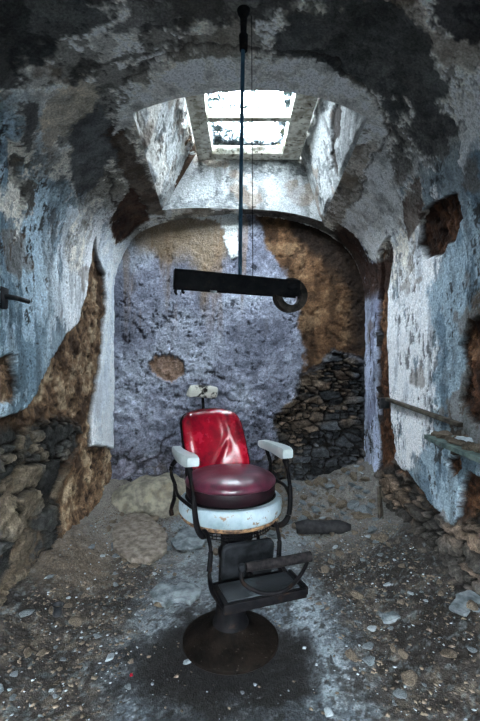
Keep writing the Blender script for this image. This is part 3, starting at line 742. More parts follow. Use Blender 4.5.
# ring: hollow cup facing the viewer
def ring(bm, ro, ri, hw, seg=40):
    Ms = Matrix((d, up, side)).transposed()
    cen = at(290, 295.5, BD+.05)-P0
    prof = [(ro, -hw), (ro, hw), (ri, hw), (ri, -hw)]
    prof = [(ro-.002, -hw), (ro, -hw+.002), (ro, hw-.002), (ro-.002, hw), (ri+.002, hw), (ri, hw-.002), (ri, -hw+.002), (ri+.002, -hw)]
    rg = []
    for k in range(seg):
        a = 2*PI*k/seg; rg.append([bm.verts.new(cen+Ms @ Vector((math.cos(a)*r_, math.sin(a)*r_, z_))) for r_, z_ in prof])
    n = len(prof)
    for k in range(seg):
        for j in range(n): bm.faces.new((rg[k][j], rg[k][(j+1) % n], rg[(k+1) % seg][(j+1) % n], rg[(k+1) % seg][j]))
bm = bmesh.new(); ring(bm, .069, .040, .022); bm_obj('ring', bm, M_ringrust, lamp)
bm = bmesh.new(); add_tube(bm, [at(286, 287, BD+.03)-P0, at(290, 288, BD+.03)-P0, at(296, 287, BD+.03)-P0], [.017, .018, .014], seg=14); bm_obj('ring_clamp', bm, M_arm, lamp)
bm = bmesh.new(); p = at(213.5, 291, BD-.02)-P0
add_tube(bm, [p+Vector((-.012, 0, .004)), p, p+Vector((.012, 0, .004))], [.007, .009, .007], seg=10); bm_obj('bulb_socket', bm, M_flake, lamp)['label'] = 'pale stub under the beam'

# ---------------------------------------------------------------- barber chair
ch = empty('barber_chair', (CHX, CHY, 0), math.radians(20)); tag(ch, 'old barber chair with red back, maroon round seat and white armrests', 'barber chair')
# base and pedestal
bm = bmesh.new(); add_lathe(bm, [(0, -.006), (.222, -.006), (.232, .004), (.230, .016), (.21, .03), (.16, .048), (.11, .066), (.085, .09), (0, .09)], seg=56); bm_obj('base', bm, M_basem, ch)
bm = bmesh.new(); add_lathe(bm, [(0, .088), (.088, .088), (.075, .12), (.068, .20), (.072, .26), (.060, .28), (.055, .40), (.062, .42), (.062, .44), (.048, .46), (.048, .60), (0, .60)], seg=36); bm_obj('pedestal', bm, M_iron, ch)
bm = bmesh.new(); add_box(bm, (0, 0, .60), (.32, .30, .035), bev=.01); add_box(bm, (0, -.02, .56), (.12, .26, .06), bev=.012); bm_obj('seat_carrier', bm, M_iron, ch)
# lever on the side
bm = bmesh.new(); add_tube(bm, [(.05, 0, .50), (.15, .05, .48), (.19, .10, .40)], [.012, .009, .010], seg=10); bm_obj('lever', bm, M_iron, ch)
# enamel seat ring: D shape, flat front
def dshape(a, R_, fr=.94):
    x = math.cos(a)*R_; y = math.sin(a)*R_*.95
    k = abs(math.cos(a))**2.6
    return x, y
def ring_band(bm, Ro, Ri, z0f, z1f, a0=0, a1=2*PI, seg=72):
    rg = []
    full = abs(a1-a0-2*PI) < 1e-6
    n = seg if full else seg+1
    for k in range(n):
        a = a0+(a1-a0)*k/seg; x, y = dshape(a, 1.)
        z0, z1 = z0f(a), z1f(a)
        sec_ = [(Ro-.006, z0), (Ro, z0+.008), (Ro+.002, (z0+z1)/2), (Ro, z1-.008), (Ro-.008, z1), (Ri, z1), (Ri, z0)]
        rg.append([bm.verts.new((x*r_, y*r_, z_)) for r_, z_ in sec_])
    m_ = 7
    for k in range(seg):
        a_, b_ = rg[k], rg[(k+1) % n]
        for j in range(m_): bm.faces.new((a_[j], a_[(j+1) % m_], b_[(j+1) % m_], b_[j]))
    if not full: bm.faces.new(rg[0]); bm.faces.new(rg[-1][::-1])
fr_ = lambda a: max(0., -math.sin(a))
bm = bmesh.new(); ring_band(bm, .248, .205, lambda a: .635-.012*fr_(a), lambda a: .695+.006*fr_(a)); bm_obj('seat_skirt', bm, M_enamel, ch)['label'] = 'white enamelled ring, rusted along its lower edge'
bm = bmesh.new(); ring_band(bm, .2445, .21, lambda a: .617-.012*fr_(a), lambda a: .640-.012*fr_(a)); bm_obj('skirt_trim', bm, mat_noise('rusty_edge', (.05, .03, .02), (.22, .13, .07), .8, 40., bump=.002), ch)
bm = bmesh.new(); add_lathe(bm, [(0, .612), (.212, .612), (.214, .70), (.22, .704), (.19, .712), (0, .712)], seg=48, sy=.95); bm_obj('seat_pan', bm, M_iron, ch)
# cushion
prof = [(0, .700), (.185, .700), (.205, .706), (.2145, .722), (.216, .742), (.2155, .756), (.2115, .765)]
bm = bmesh.new(); add_lathe(bm, prof+[(.17, .765), (0, .765)], seg=64, sy=.97)
bm_obj('seat_cushion_side', bm, M_side, ch)
bm = bmesh.new()
top = [(.2135, .762), (.217, .765), (.2185, .771), (.2175, .779), (.213, .788), (.204, .797), (.188, .806), (.165, .815), (.135, .822), (.10, .827), (.06, .830), (.025, .831), (0, .831)]
add_lathe(bm, top, seg=72, sy=.97)
for v in bm.verts:
    r_ = math.hypot(v.co.x, v.co.y); v.co.z += .005*mn.noise(v.co*9)*min(1, r_/.1)-.006*math.exp(-(r_/.09)**2)+.0015*math.sin(math.atan2(v.co.y, v.co.x)*14)*sm1(r_, .1, .2)*.6
bm_obj('seat_cushion', bm, M_maroon, ch)
# backrest: a curved upright cushion in a dark shell
def back_surface(u, v):
    """u -1..1 across, v 0..1 up; local position and normal direction"""
    wd = .160-.008*v+.006*math.sin(v*PI)
    x = u*wd-.004-.032*v
    y = .190+.105*v**1.7-.045*(1-u*u)*0+.0-.050*(u*u)
    z = .755+.335*v
    return Vector((x, y, z))
def cushion(bm, off, th, nu=28, nv=30, fold=True, rad=.30, grow=1.):
    F_, B_ = {}, {}
    for i in range(nu+1):
        for j in range(nv+1):
            u, v = i/nu*2-1, j/nv
            # rounded top corners by squeezing u near v=1
            q = 1.
            if v > 1-rad: t = (v-(1-rad))/rad; q = (1-.22*t**4)
            if v < .12: q = .93+.07*v/.12
            uu = u*q*grow
            p = back_surface(uu, v+ (0 if v < 1-rad else -.05*abs(u)**3*((v-(1-rad))/rad)**2))
            edge = min(1-abs(u), (1-v)*1.7, 1)
            puff = th*(1-(1-min(1, edge/.28))**2.2)
            n_ = Vector((-u*.35, -1, .28)).normalized()
            if fold:
                puff += .008*math.exp(-((u-.52+.15*(v-.6))/.13)**2)*sm1(v, .35, .55)*(1-sm1(v, .8, .98))
                dgl = (v-.12)-(u+.25)*.62                       # crease running up to the right
                puff += .009*math.exp(-(dgl/.05)**2)*sm1(u, -.35, -.1)*(1-sm1(u, .3, .5))-.006*math.exp(-((dgl+.13)/.08)**2)*sm1(u, -.3, 0)*(1-sm1(u, .35, .6))
                puff += .004*mn.noise(Vector((u*2.5, v*3, 7)))
            F_[i, j] = bm.verts.new(p+n_*(off+puff)); B_[i, j] = bm.verts.new(p-n_*.012)
    for i in range(nu):
        for j in range(nv):
            bm.faces.new((F_[i, j], F_[i+1, j], F_[i+1, j+1], F_[i, j+1])); bm.faces.new((B_[i, j+1], B_[i+1, j+1], B_[i+1, j], B_[i, j]))
    for j in range(nv):
        bm.faces.new((F_[0, j+1], B_[0, j+1], B_[0, j], F_[0, j])); bm.faces.new((F_[nu, j], B_[nu, j], B_[nu, j+1], F_[nu, j+1]))
    for i in range(nu):
        bm.faces.new((F_[i, 0], B_[i, 0], B_[i+1, 0], F_[i+1, 0])); bm.faces.new((F_[i+1, nv], B_[i+1, nv], B_[i, nv], F_[i, nv]))
bm = bmesh.new(); cushion(bm, .004, .034); bc = bm_obj('backrest', bm, M_red, ch)
bm = bmesh.new(); cushion(bm, -.018, .012, fold=False, grow=1.04); bmesh.ops.translate(bm, vec=(0, .016, -.004), verts=bm.verts); bm_obj('back_shell', bm, M_iron, ch)
for s in (-1, 1):
    bm = bmesh.new(); add_tube(bm, [(s*.155-.01, .15, .70), (s*.166-.01, .165, .78), (s*.162-.01, .20, .90), (s*.15-.01, .25, 1.02)], [.012, .011, .009, .006], seg=10, flat=.6); bm_obj('back_upright', bm, M_iron, ch)
# headrest
hr = Vector((-.055, .315, 1.175))
bm = bmesh.new(); add_tube(bm, [(-.05, .315, 1.04), (-.052, .318, 1.10), (-.055, .318, 1.16)], [.010, .008, .008], seg=10, flat=.8); bm_obj('headrest_post', bm, M_iron, ch)
bm = bmesh.new(); add_tube(bm, [hr+Vector((-.082, 0, .008)), hr+Vector((-.072, 0, .006)), hr+Vector((-.03, 0, .008)), hr+Vector((.03, 0, .002)), hr+Vector((.072, 0, -.004)), hr+Vector((.082, 0, -.006))], [.020, .032, .035, .034, .032, .018], seg=20, flat=.9)
for v in bm.verts: v.co += Vector(mn.noise_vector(v.co*40))*.003
bm_obj('headrest', bm, M_head, ch)['label'] = 'small head cushion, its cream cover peeled to black'
# arms
for s in (-1, 1):
    bm = bmesh.new(); R_ = []
    n = 16
    for i in range(n+1):
        t = i/n; y = .17-.335*t; xc = s*(.232+.016*math.sin(t*PI*.9)-.012*t); zc = .915-.010*(1-t)
        w_ = .024+.008*sm1(t, .2, .8); h_ = .019+.007*t
        if i in (0, n): w_ *= .82; h_ *= .75
        if i in (1, n-1): w_ *= .97; h_ *= .96
        q = []
        for (a, b_) in ((-1, -.75), (-.85, -1), (.85, -1), (1, -.75), (1, .6), (.8, 1), (-.8, 1), (-1, .6)): q.append(bm.verts.new((xc+a*w_, y, zc+b_*h_)))
        R_.append(q)
    for a_, b_ in zip(R_, R_[1:]):
        for j in range(8): bm.faces.new((a_[j], a_[(j+1) % 8], b_[(j+1) % 8], b_[j]))
    bm.faces.new(R_[0]); bm.faces.new(R_[-1][::-1])
    bm_obj('armrest', bm, M_armenam, ch)
    bm = bmesh.new()
    # front post: turned knob below the arm, bowed, swept in under the seat
    add_tube(bm, [(s*.234, -.118, .902), (s*.234, -.125, .872), (s*.232, -.150, .83), (s*.228, -.178, .77), (s*.224, -.190, .70), (s*.214, -.192, .64), (s*.19, -.18, .60), (s*.16, -.15, .59), (s*.13, -.10, .595)],
             [.010, .017, .010, .012, .012, .013, .014, .013, .011], seg=12, flat=.8)
    add_lathe(bm, [(0, -.012), (.014, -.009), (.018, 0), (.014, .009), (0, .012)], (s*.234, -.125, .874), 14)
    bm_obj('arm_post', bm, M_iron, ch)
    bm = bmesh.new()
    add_tube(bm, [(s*.236, .11, .898), (s*.246, .115, .86), (s*.262, .13, .83), (s*.264, .12, .79), (s*.250, .10, .74), (s*.252, .11, .68), (s*.262, .14, .62), (s*.258, .15, .585)], [.009, .012, .011, .010, .010, .012, .011, .012], seg=12, flat=.8)
    add_tube(bm, [(s*.226, -.188, .72), (s*.262, -.05, .735), (s*.254, .06, .735), (s*.250, .10, .74)], .008, seg=10)
    bm_obj('side_bracket', bm, M_iron, ch)
# apron with fine lattice
bm = bmesh.new()
for k in range(19):
    x = -.15+k*.30/18; yb = -math.sqrt(max(0, .20**2-x*x))*.94
    add_tube(bm, [(x, yb, .618), (x, yb, .560)], .0022, seg=5, smooth=False)
for z in (.562, .576, .590, .604):
    add_tube(bm, [(x_, -math.sqrt(max(0, .20**2-x_*x_))*.94, z) for x_ in np.linspace(-.152, .152, 11)], .0028, seg=5, n=2)
bm_obj('apron_lattice', bm, M_iron, ch)
# calf panel
bm = bmesh.new(); vs = add_box(bm, (0, 0, 0), (.235, .016, .16), bev=.028, seg=4)
bmesh.ops.delete(bm, geom=bm.verts[:], context='VERTS')
def rrect(w_, h_, r_, n=6):
    out = []
    for cx, cz, a0 in ((w_-r_, h_-r_, 0), (-w_+r_, h_-r_, PI/2), (-w_+r_, -h_+r_, PI), (w_-r_, -h_+r_, 1.5*PI)):
        for k in range(n+1): a = a0+PI/2*k/n; out.append((cx+math.cos(a)*r_, cz+math.sin(a)*r_))
    return out
def rpanel(bm, w_, h_, r_, depth, M4):
    lay = []
    for y, k in ((depth/2, 0), (-depth/2*.4, 0), (-depth/2, .008), (-depth/2+.001, .016)):
        lay.append([bm.verts.new(M4 @ Vector((x, y, z))) for x, z in rrect(w_-k, h_-k, max(.004, r_-k))])
    for a_, b_ in zip(lay, lay[1:]):
        n = len(a_)
        for j in range(n): bm.faces.new((a_[j], a_[(j+1) % n], b_[(j+1) % n], b_[j]))
    bm.faces.new(lay[0]); bm.faces.new(lay[-1][::-1])
rpanel(bm, .118, .085, .03, .022, Matrix.Translation((-.006, -.245, .495)) @ Matrix.Rotation(math.radians(10), 4, 'X'))
bm_obj('calf_panel', bm, M_panel, ch)
# side rails to the footrest
for s in (-1, 1):
    bm = bmesh.new(); o_ = -.02
    add_tube(bm, [(s*.165+o_*.5, -.14, .615), (s*.160+o_*.5, -.205, .60), (s*.158+o_*.5, -.235, .55), (s*.158+o_, -.25, .47), (s*.158+o_, -.285, .425), (s*.158+o_, -.36, .425), (s*.158+o_, -.455, .44)], [.012, .012, .011, .012, .015, .013, .011], seg=12, flat=.7)
    bm_obj('side_rail', bm, M_iron, ch)
bm = bmesh.new(); add_tube(bm, [(-.17, -.27, .43), (.13, -.27, .43)], .010, seg=10, smooth=False)
add_tube(bm, [(0, -.03, .50), (0, -.13, .44), (0, -.27, .43)], [.03, .022, .016], seg=12); bm_obj('cross_bar', bm, M_iron, ch)
# footrest board with a worn plate
tl_ = Matrix.Rotation(math.radians(-3), 3, 'X')
bm = bmesh.new(); add_box(bm, (-.02, -.40, .452), (.33, .15, .022), bev=.004); add_box(bm, (-.02, -.478, .448), (.338, .012, .036), bev=.004)
add_box(bm, (.152, -.40, .452), (.016, .15, .032), bev=.004); bm_obj('footrest', bm, M_iron, ch)
bm = bmesh.new(); add_box(bm, (-.02, -.40, .4655), (.295, .125, .006), bev=.002); bm_obj('footplate', bm, M_plate, ch)['label'] = 'worn pale plate set in the footrest'
# swing-over foot bar
bm = bmesh.new(); add_tube(bm, [(-.07, -.395, .545), (.03, -.40, .545), (.12, -.40, .545), (.21, -.40, .545)], [.0175, .0195, .0195, .021], seg=18, n=4); bm_obj('foot_bar', bm, mat_noise('ribbed_foot_bar', (.004, .004, .0045), (.018, .015, .015), .6, 60., bump=.003, spec=.03), ch)
bm = bmesh.new(); add_lathe(bm, [(0, -.018), (.012, -.014), (.017, 0), (.012, .014), (0, .018)], (-.088, -.395, .545), 16); bm_obj('bar_knob', bm, M_panel, ch)
bm = bmesh.new(); add_tube(bm, [(-.09, -.395, .538), (-.095, -.43, .505), (-.04, -.475, .482), (.03, -.49, .478), (.10, -.47, .49), (.165, -.43, .515), (.20, -.40, .535)], [.008, .008, .008, .008, .008, .008, .008], seg=10)
add_tube(bm, [(.03, -.488, .478), (.03, -.47, .466)], .008, seg=8, smooth=False); bm_obj('bar_bracket', bm, M_iron, ch)
bm = bmesh.new(); add_tube(bm, [(.13, -.34, .462), (.12, -.31, .49), (.11, -.30, .52)], .008, seg=8); bm_obj('stop_lug', bm, M_iron, ch)

def nest(root, pairs):
    kids = {}
    for c_ in bpy.data.objects:
        if c_.parent == root: kids.setdefault(c_.name.split('.')[0], c_)
    for child, par in pairs: kids[child].parent = kids[par]
nest(ch, [('skirt_trim', 'seat_skirt'), ('seat_cushion_side', 'seat_cushion'), ('back_shell', 'backrest'), ('headrest_post', 'headrest'), ('footplate', 'footrest'), ('bar_knob', 'foot_bar'), ('bar_bracket', 'foot_bar')])
nest(lamp, [('hook', 'beam'), ('bulb_socket', 'beam'), ('ring_clamp', 'ring'), ('ceiling_mount', 'rod')])
# ---------------------------------------------------------------- shelf, rail and what lies on it (right wall)
SZ = .925
sh = empty('wall_shelf', (1.12, 2.05, SZ)); tag(sh, 'greenish wooden shelf board jutting from the right wall under rubble', 'shelf')
bm = bmesh.new()
pl = [(1.045, 1.50), (1.04, 2.30), (1.06, 2.42), (1.235, 2.42), (1.235, 1.50)]
for a, zz_ in ((0, 0),):
    t_ = [bm.verts.new((x-1.12, y-2.05, 0)) for x, y in pl]; b_ = [bm.verts.new((x-1.12, y-2.05, -.022)) for x, y in pl]
    bm.faces.new(t_); bm.faces.new(b_[::-1])
    for k in range(5): bm.faces.new((t_[k], b_[k], b_[(k+1) % 5], t_[(k+1) % 5]))
bm_obj('board', bm, M_green, sh, smooth=False)
bm = bmesh.new(); add_box(bm, (.09, .25, -.057), (.10, .04, .07), bev=.005); bm_obj('bracket', bm, M_wood, sh)
bm = bmesh.new(); add_box(bm, (.09, -.25, -.057), (.10, .04, .07), bev=.005); bm_obj('bracket', bm, M_wood, sh)
r0 = at(387, 399, 3.42); r0.x = 1.195; r1 = Vector((1.195, 2.28, 1.0))
rl = empty('wall_rail', r0); tag(rl, 'dark narrow wooden rail fixed along the right wall behind the shelf', 'rail')
bm = bmesh.new(); dd = r1-r0
Rr = Matrix.Rotation(math.atan2(dd.z, -dd.y), 3, 'X')
add_box(bm, dd/2, (.035, dd.length, .026), rot=Matrix.Rotation(-math.atan2(dd.z, abs(dd.y)), 3, 'X'), bev=.003); bm_obj('rail', bm, M_wood, rl)
bm = bmesh.new(); add_box(bm, (-.01, .02, -.035), (.07, .05, .085), bev=.006); bm_obj('rail_block', bm, M_blackbit, rl)
bm = bmesh.new(); add_tube(bm, [(.0, .0, -.0), (-.03, .05, -.01), (-.035, .12, -.005)], .010, seg=8); bm_obj('peg', bm, M_blackbit, rl)

# ---------------------------------------------------------------- rocks
def rock_mesh(name, seed, mat, sub=2, flat=1., amp=.35):
    bm = bmesh.new(); bmesh.ops.create_icosphere(bm, subdivisions=sub, radius=1.)
    off = Vector((seed*3.7, seed*1.3, seed*.7)); pls = []
    rr = random.Random(seed)
    for k in range(9):
        n_ = Vector((rr.gauss(0, 1), rr.gauss(0, 1), rr.gauss(0, 1))).normalized(); pls.append((n_, rr.uniform(.5, .8)))
    for v in bm.verts:
        p = v.co.normalized()
        r_ = 1.
        for n_, dd_ in pls:
            t = p.dot(n_)
            if t > .05: r_ = min(r_, dd_/t)
        r_ *= 1+amp*.35*mn.noise(p*2.2+off)
        v.co = p*r_; v.co.z *= flat
    me = bpy.data.meshes.new(name); bm.to_mesh(me); bm.free(); me.materials.append(mat); return me
ROCKS = [rock_mesh('stone', s, m_, 3, f_) for s, m_, f_ in ((1, M_stoneA, .6), (2, M_stoneB, .5), (3, M_stoneC, .35), (4, M_stoneA, .45), (5, M_stoneB, .7), (6, M_stoneA, .8), (7, M_stoneB, .3))]
def rock(me, p, s, rot, label, group=None, name='stone', cat='stone', kind=None):
    o = bpy.data.objects.new(name, me); col.objects.link(o); o.location = p; o.scale = s if isinstance(s, (tuple, list)) else (s, s, s); o.rotation_euler = rot
    return tag(o, label, cat, group, kind)
# boulder by the back wall
bm = bmesh.new(); bmesh.ops.create_icosphere(bm, subdivisions=5, radius=1.)
for v in bm.verts:
    p = v.co.copy(); q = Vector((abs(p.x)**.75*math.copysign(1, p.x), p.y, p.z))
    v.co = Vector((q.x*.37, q.y*.21, q.z*.22))
    v.co.z += .05*q.x+.03*mn.noise(q*1.7)+.022*mn.noise(q*4)+.012*mn.noise(q*9)+.006*mn.noise(q*24); v.co.y += .02*mn.noise(q*2.3+Vector((3, 1, 2)))
bo = bm_obj('boulder', bm, M_boulder); bo.location = (-.80, 3.74, .09); bo.rotation_euler = (math.radians(-14), 0, math.radians(-4))
tag(bo, 'large smooth tan boulder at the foot of the back wall, left of the chair', 'boulder')
# broken slabs of render lying on the floor
def slab_thing(pix, z, th, mat, label, seed, tilt=(0, 0), name='broken_slab'):
    pts = [on_floor(px, py, z) for px, py in pix]; c = sum(pts, Vector())/len(pts)
    loc = [p-c for p in pts]; out = []
    n = len(loc)
    for i in range(n):
        a, b_ = loc[i], loc[(i+1) % n]
        for k in range(5):
            t = k/5; q = a.lerp(b_, t); out.append(q+Vector((mn.noise(q*14+Vector((seed, 0, 0))), mn.noise(q*14+Vector((0, seed, 0))), 0))*.016+Vector((mn.noise(q*40), mn.noise(q*40+Vector((5, 5, 5))), 0))*.005)
    bm = bmesh.new(); rings = []
    for k, zz_ in ((.97, -th), (1.0, -th*.6), (1.0, -.003), (.975, 0), (.8, .0), (.6, .002), (.4, .003), (.15, .003)):
        rings.append([bm.verts.new(Vector((q.x*k, q.y*k, zz_+.010*mn.noise(Vector((q.x*k*8, q.y*k*8, seed)))+.006*mn.noise(Vector((q.x*k*30, q.y*k*30, seed)))))) for q in out])
    for a, b_ in zip(rings, rings[1:]):
        m_ = len(a)
        for j in range(m_): bm.faces.new((a[j], a[(j+1) % m_], b_[(j+1) % m_], b_[j]))
    bm.faces.new(rings[0][::-1]); bm.faces.new(rings[-1])
    o = bm_obj(name, bm, mat); o.rotation_euler = (tilt[0], tilt[1], 0)
    o.location = (c.x, c.y, max(fh(c.x, c.y)+th*.75, z)); return tag(o, label, 'slab')
slab_thing([(112, 530), (128, 517), (146, 515), (166, 531), (168, 545), (152, 556), (132, 556), (114, 548)], .06, .04, M_slabtan, 'broad tan slab lying on the debris by the left wall corner', 3, (.05, .06))
slab_thing([(150, 590), (160, 582), (176, 585), (184, 580), (196, 583), (201, 592), (192, 601), (176, 598), (166, 604), (153, 600)], .03, .025, M_stoneB, 'grey two-lobed slab lying on the floor left of the chair base', 5)
slab_thing([(172, 540), (180, 530), (197, 526), (208, 532), (204, 543), (190, 547), (176, 546)], .04, .025, M_stoneB, 'dark-edged grey slab just behind the chair at its left', 8, (.06, 0))
slab_thing([(122, 508), (140, 500), (160, 512), (156, 520), (138, 518)], .05, .03, M_stoneA, 'small flat slab leaning before the tan boulder', 9, (.1, .05))
slab_thing([(455, 612), (472, 610), (482, 618), (480, 630), (462, 632), (450, 624)], .09, .018, M_stoneB, 'pale blue-grey slab at the right edge of the floor', 12, (0, -.12))
slab_thing([(380, 620), (392, 617), (402, 621), (396, 627), (384, 628)], .02, .015, M_stoneB, 'small pale flat chip alone on the right of the floor', 14)
# charred log and leaning board at the back right
p0 = on_floor(296, 517, .14); p1 = on_floor(351, 515, .16)
c = (p0+p1)/2; h0 = fh(c.x, c.y)+.045
bm = bmesh.new(); dv = Vector((p1.x-p0.x, p1.y-p0.y, .0))/2; dv.z = 0
add_tube(bm, [-dv, -dv*.6+Vector((0, 0, .01)), Vector((0, 0, .004)), dv*.5+Vector((0, 0, .008)), dv], [.045, .056, .058, .052, .034], seg=14, flat=.9)
for v in bm.verts: v.co += Vector(mn.noise_vector(v.co*11))*.014
lg = bm_obj('charred_log', bm, M_char); lg.location = (c.x, c.y, h0); tag(lg, 'charred black log lying on the rubble behind the chair, by the back wall', 'log')
bm = bmesh.new(); vs = add_box(bm, (0, 0, .12), (.085, .018, .24), bev=.003)
for v in bm.verts:
    if v.co.z > .2: v.co.x = v.co.x*.5+.015
bd = bm_obj('broken_board', bm, M_wood); q = on_floor(381, 516, .15); bd.location = (q.x, q.y, fh(q.x, q.y)-.01); bd.rotation_euler = (math.radians(-12), math.radians(16), math.radians(50))
tag(bd, 'short broken board standing against the foot of the right wall', 'board')
# dark cup at the left, bits of black scrap
bm = bmesh.new(); add_lathe(bm, [(0, 0), (.020, 0), (.024, .015), (.021, .03), (.027, .052), (.030, .056), (.024, .056), (.017, .03), (.017, .012), (0, .012)], seg=24)
q = on_floor(57, 606, .08); cup = bm_obj('rusty_cup', bm, M_blackbit); cup.location = (q.x, q.y, fh(q.x, q.y)-.003); cup.rotation_euler = (0, .12, 0); tag(cup, 'small black cup-shaped fitting on the dirt bank by the left wall', 'cup')
for k, (px, py, s, mt, lb) in enumerate([(359, 593, (.040, .014, .018), M_blackbit, 'black scrap of metal on the pale floor right of the chair foot bar'), (371, 645, (.026, .012, .012), M_blackbit, 'flat black scrap lying in the middle of the right-hand floor'),
        (331, 660, (.012, .012, .022), M_blackbit, 'small upright dark stub on the pale floor right of the chair base'), (187, 659, (.026, .02, .006), M_stoneC, 'pale flat shard on the dark stain left of the chair base'), (120, 598, (.02, .014, .006), M_blackbit, 'small dark flat scrap on the floor left of the grey two-lobed slab'),
        (131, 672, (.013, .009, .005), M_red, 'tiny red fragment on the floor at the lower left')]):
    q = on_floor(px, py, .01); me = rock_mesh('scrap', 50+k, mt, 2, 1., .6)
    rock(me, (q.x, q.y, fh(q.x, q.y)+s[2]*.45), s, (0, 0, .3+k), lb, name='scrap', cat='scrap')
for k, (px, py, s, mt, lb) in enumerate([(380, 550, .065, M_stoneA, 'rounded tan stone, largest on the rubble before the right wall'), (372, 540, .045, M_stoneB, 'grey stone touching the rounded tan one before the right wall'),
        (366, 525, .05, M_stoneA, 'angular stone on the rubble below the leaning board'), (345, 528, .05, M_stoneB, 'flat grey stone just in front of the charred log'), (340, 548, .04, M_stoneA, 'brown stone at the edge of the rubble in front of the log'),
        (160, 606, .030, M_stoneA, 'brown stone below the grey two-lobed slab'), (172, 612, .024, M_stoneB, 'small grey stone touching the brown one below the two-lobed slab'), (400, 475, .03, M_stoneC, 'pale stone against the foot of the right wall')][:7]):
    q = on_floor(px, py, .05 if k < 5 else 0); z = fh(q.x, q.y); me = rock_mesh('stone', 80+k, mt, 3, .6)
    rock(me, (q.x, q.y, z+s*.22), (s*1.1, s*.9, s), (0, 0, k*1.3), lb)
# scattered stones
REG = {'left': ('small rough stone lying in the debris along the left wall', 'loose stones along the left wall'),
       'right': ('small rough stone lying in the debris along the right wall', 'loose stones along the right wall'),
       'back': ('small rough stone on the floor between the chair and the back wall', 'loose stones before the back wall'),
       'heap': ('rough stone in the rubble heaped in the right-hand corner by the back wall', 'rubble stones heaped in the back corner'),
       'mid': ('small stone chip on the open floor near the chair base', 'stone chips on the open floor')}
rnd = random.Random(21); n = 0; placed = []
while n < 225:
    x = rnd.uniform(-1.12, 1.12); y = rnd.uniform(1.6, 3.93)
    if math.hypot(x-CHX, y-CHY) < .27: continue
    if -1.25 < x < -.45 and y > 3.5: continue
    side_ = min(1, max(0, (abs(x)-.35)/.35)); w = .10+.6*side_+.7*sm1(y, 2.8, 3.4)*(1 if x > -.2 else .4)
    if rnd.random() > w: continue
    s = rnd.choice([.010, .013, .016, .02, .026, .034])*rnd.uniform(.8, 1.25)
    if y > 3.2 and x > 0: s *= 1.5
    if abs(x) < .4 and y < 2.8: s *= .6
    if any((x-a)**2+(y-b)**2 < (s+c_)**2 for a, b, c_ in placed): continue
    placed.append((x, y, s))
    reg = 'heap' if (x > .1 and y > 3.15) else 'left' if x < -.45 else 'right' if x > .45 else ('back' if y > 2.5 else 'mid')
    me = rnd.choice(ROCKS); rock(me, (x, y, fh(x, y)+s*.2), (s*rnd.uniform(.8, 1.4), s, s*rnd.uniform(.7, 1.)), (rnd.uniform(-.3, .3), rnd.uniform(-.3, .3), rnd.uniform(0, 6.3)), *REG[reg]); n += 1
n = 0
while n < 62:
    x = rnd.uniform(.12, 1.12); y = rnd.uniform(3.18, 3.95); s = rnd.uniform(.03, .072)*(.7+.5*sm1(y, 3.2, 3.9))
    if math.hypot(x-1.13, y-3.3) < .1 or any((x-a)**2+(y-b)**2 < ((s+c_)*.72)**2 for a, b, c_ in placed) or (.40 < x < 1.05 and 3.05 < y < 3.35 and s > .04): continue
    if abs(x-lg.location.x) < .32 and abs(y-lg.location.y) < .12: continue
    placed.append((x, y, s)); rock(rnd.choice([ROCKS[0], ROCKS[1], ROCKS[3], ROCKS[4], ROCKS[5]]), (x, y, fh(x, y)+s*.18), (s*rnd.uniform(.8, 1.35), s, s*rnd.uniform(.8, 1.1)), (rnd.uniform(-.35, .35), rnd.uniform(-.35, .35), rnd.uniform(0, 6.3)), *REG['heap']); n += 1
# gravel and plaster crumbs: uncountable
def gravel(name, count, mat, seed, smin, smax, wfun, label):
    r_ = np.random.default_rng(seed)
    base = np.array([(1, 0, 0), (-1, 0, 0), (0, 1, 0), (0, -1, 0), (0, 0, 1), (0, 0, -1), (.65, .65, .4), (-.6, -.7, .35)], float)
    fc = np.array([(4, 0, 6), (4, 6, 2), (6, 0, 2), (4, 2, 1), (4, 1, 7), (7, 1, 3), (4, 7, 3), (4, 3, 0), (5, 2, 0), (5, 1, 2), (5, 3, 1), (5, 0, 3)])
    X = r_.uniform(-1.14, 1.12, count*5); Y = 1.45+r_.uniform(0, 1, count*5)**1.0*2.52
    k = (r_.random(count*5) < wfun(X, Y)) & (np.hypot(X-CHX, Y-CHY) > .25); X = X[k][:count]; Y = Y[k][:count]; m_ = len(X)
    Z, _, _ = floor_arr(X, Y); S = smin+(smax-smin)*r_.random(m_)**2.5
    V = base[None]*(1+.35*r_.standard_normal((m_, 8, 1))).clip(.5, 1.5)*S[:,None,None]*np.array([1, .8, .5])
    a = r_.uniform(0, 6.28, m_); ca, sa = np.cos(a)[:,None], np.sin(a)[:,None]
    Vx = V[:,:,0]*ca-V[:,:,1]*sa; Vy = V[:,:,0]*sa+V[:,:,1]*ca
    P = np.stack([Vx+X[:,None], Vy+Y[:,None], V[:,:,2]+(Z+S*.15)[:,None]], 2).reshape(-1, 3)
    Fc = (fc[None]+(np.arange(m_)*8)[:,None,None]).reshape(-1, 3)
    me = bpy.data.meshes.new(name); me.vertices.add(len(P)); me.vertices.foreach_set('co', P.astype(np.float32).ravel())
    me.loops.add(Fc.size); me.loops.foreach_set('vertex_index', Fc.astype(np.int32).ravel())
    me.polygons.add(len(Fc)); me.polygons.foreach_set('loop_start', (np.arange(len(Fc))*3).astype(np.int32)); me.polygons.foreach_set('loop_total', np.full(len(Fc), 3, np.int32))
    me.update(calc_edges=True); me.validate()
    return tag(link(name, me, mat), label, 'rubble', kind='stuff')
ws = lambda X, Y: .06+.7*ss(np.abs(X+.02), .35, .7)+.6*ss(Y, 2.7, 3.3)
gravel('gravel', 5200, M_stoneA, 5, .003, .014, ws, 'fine brown gravel and mortar crumbs spread over the floor edges')
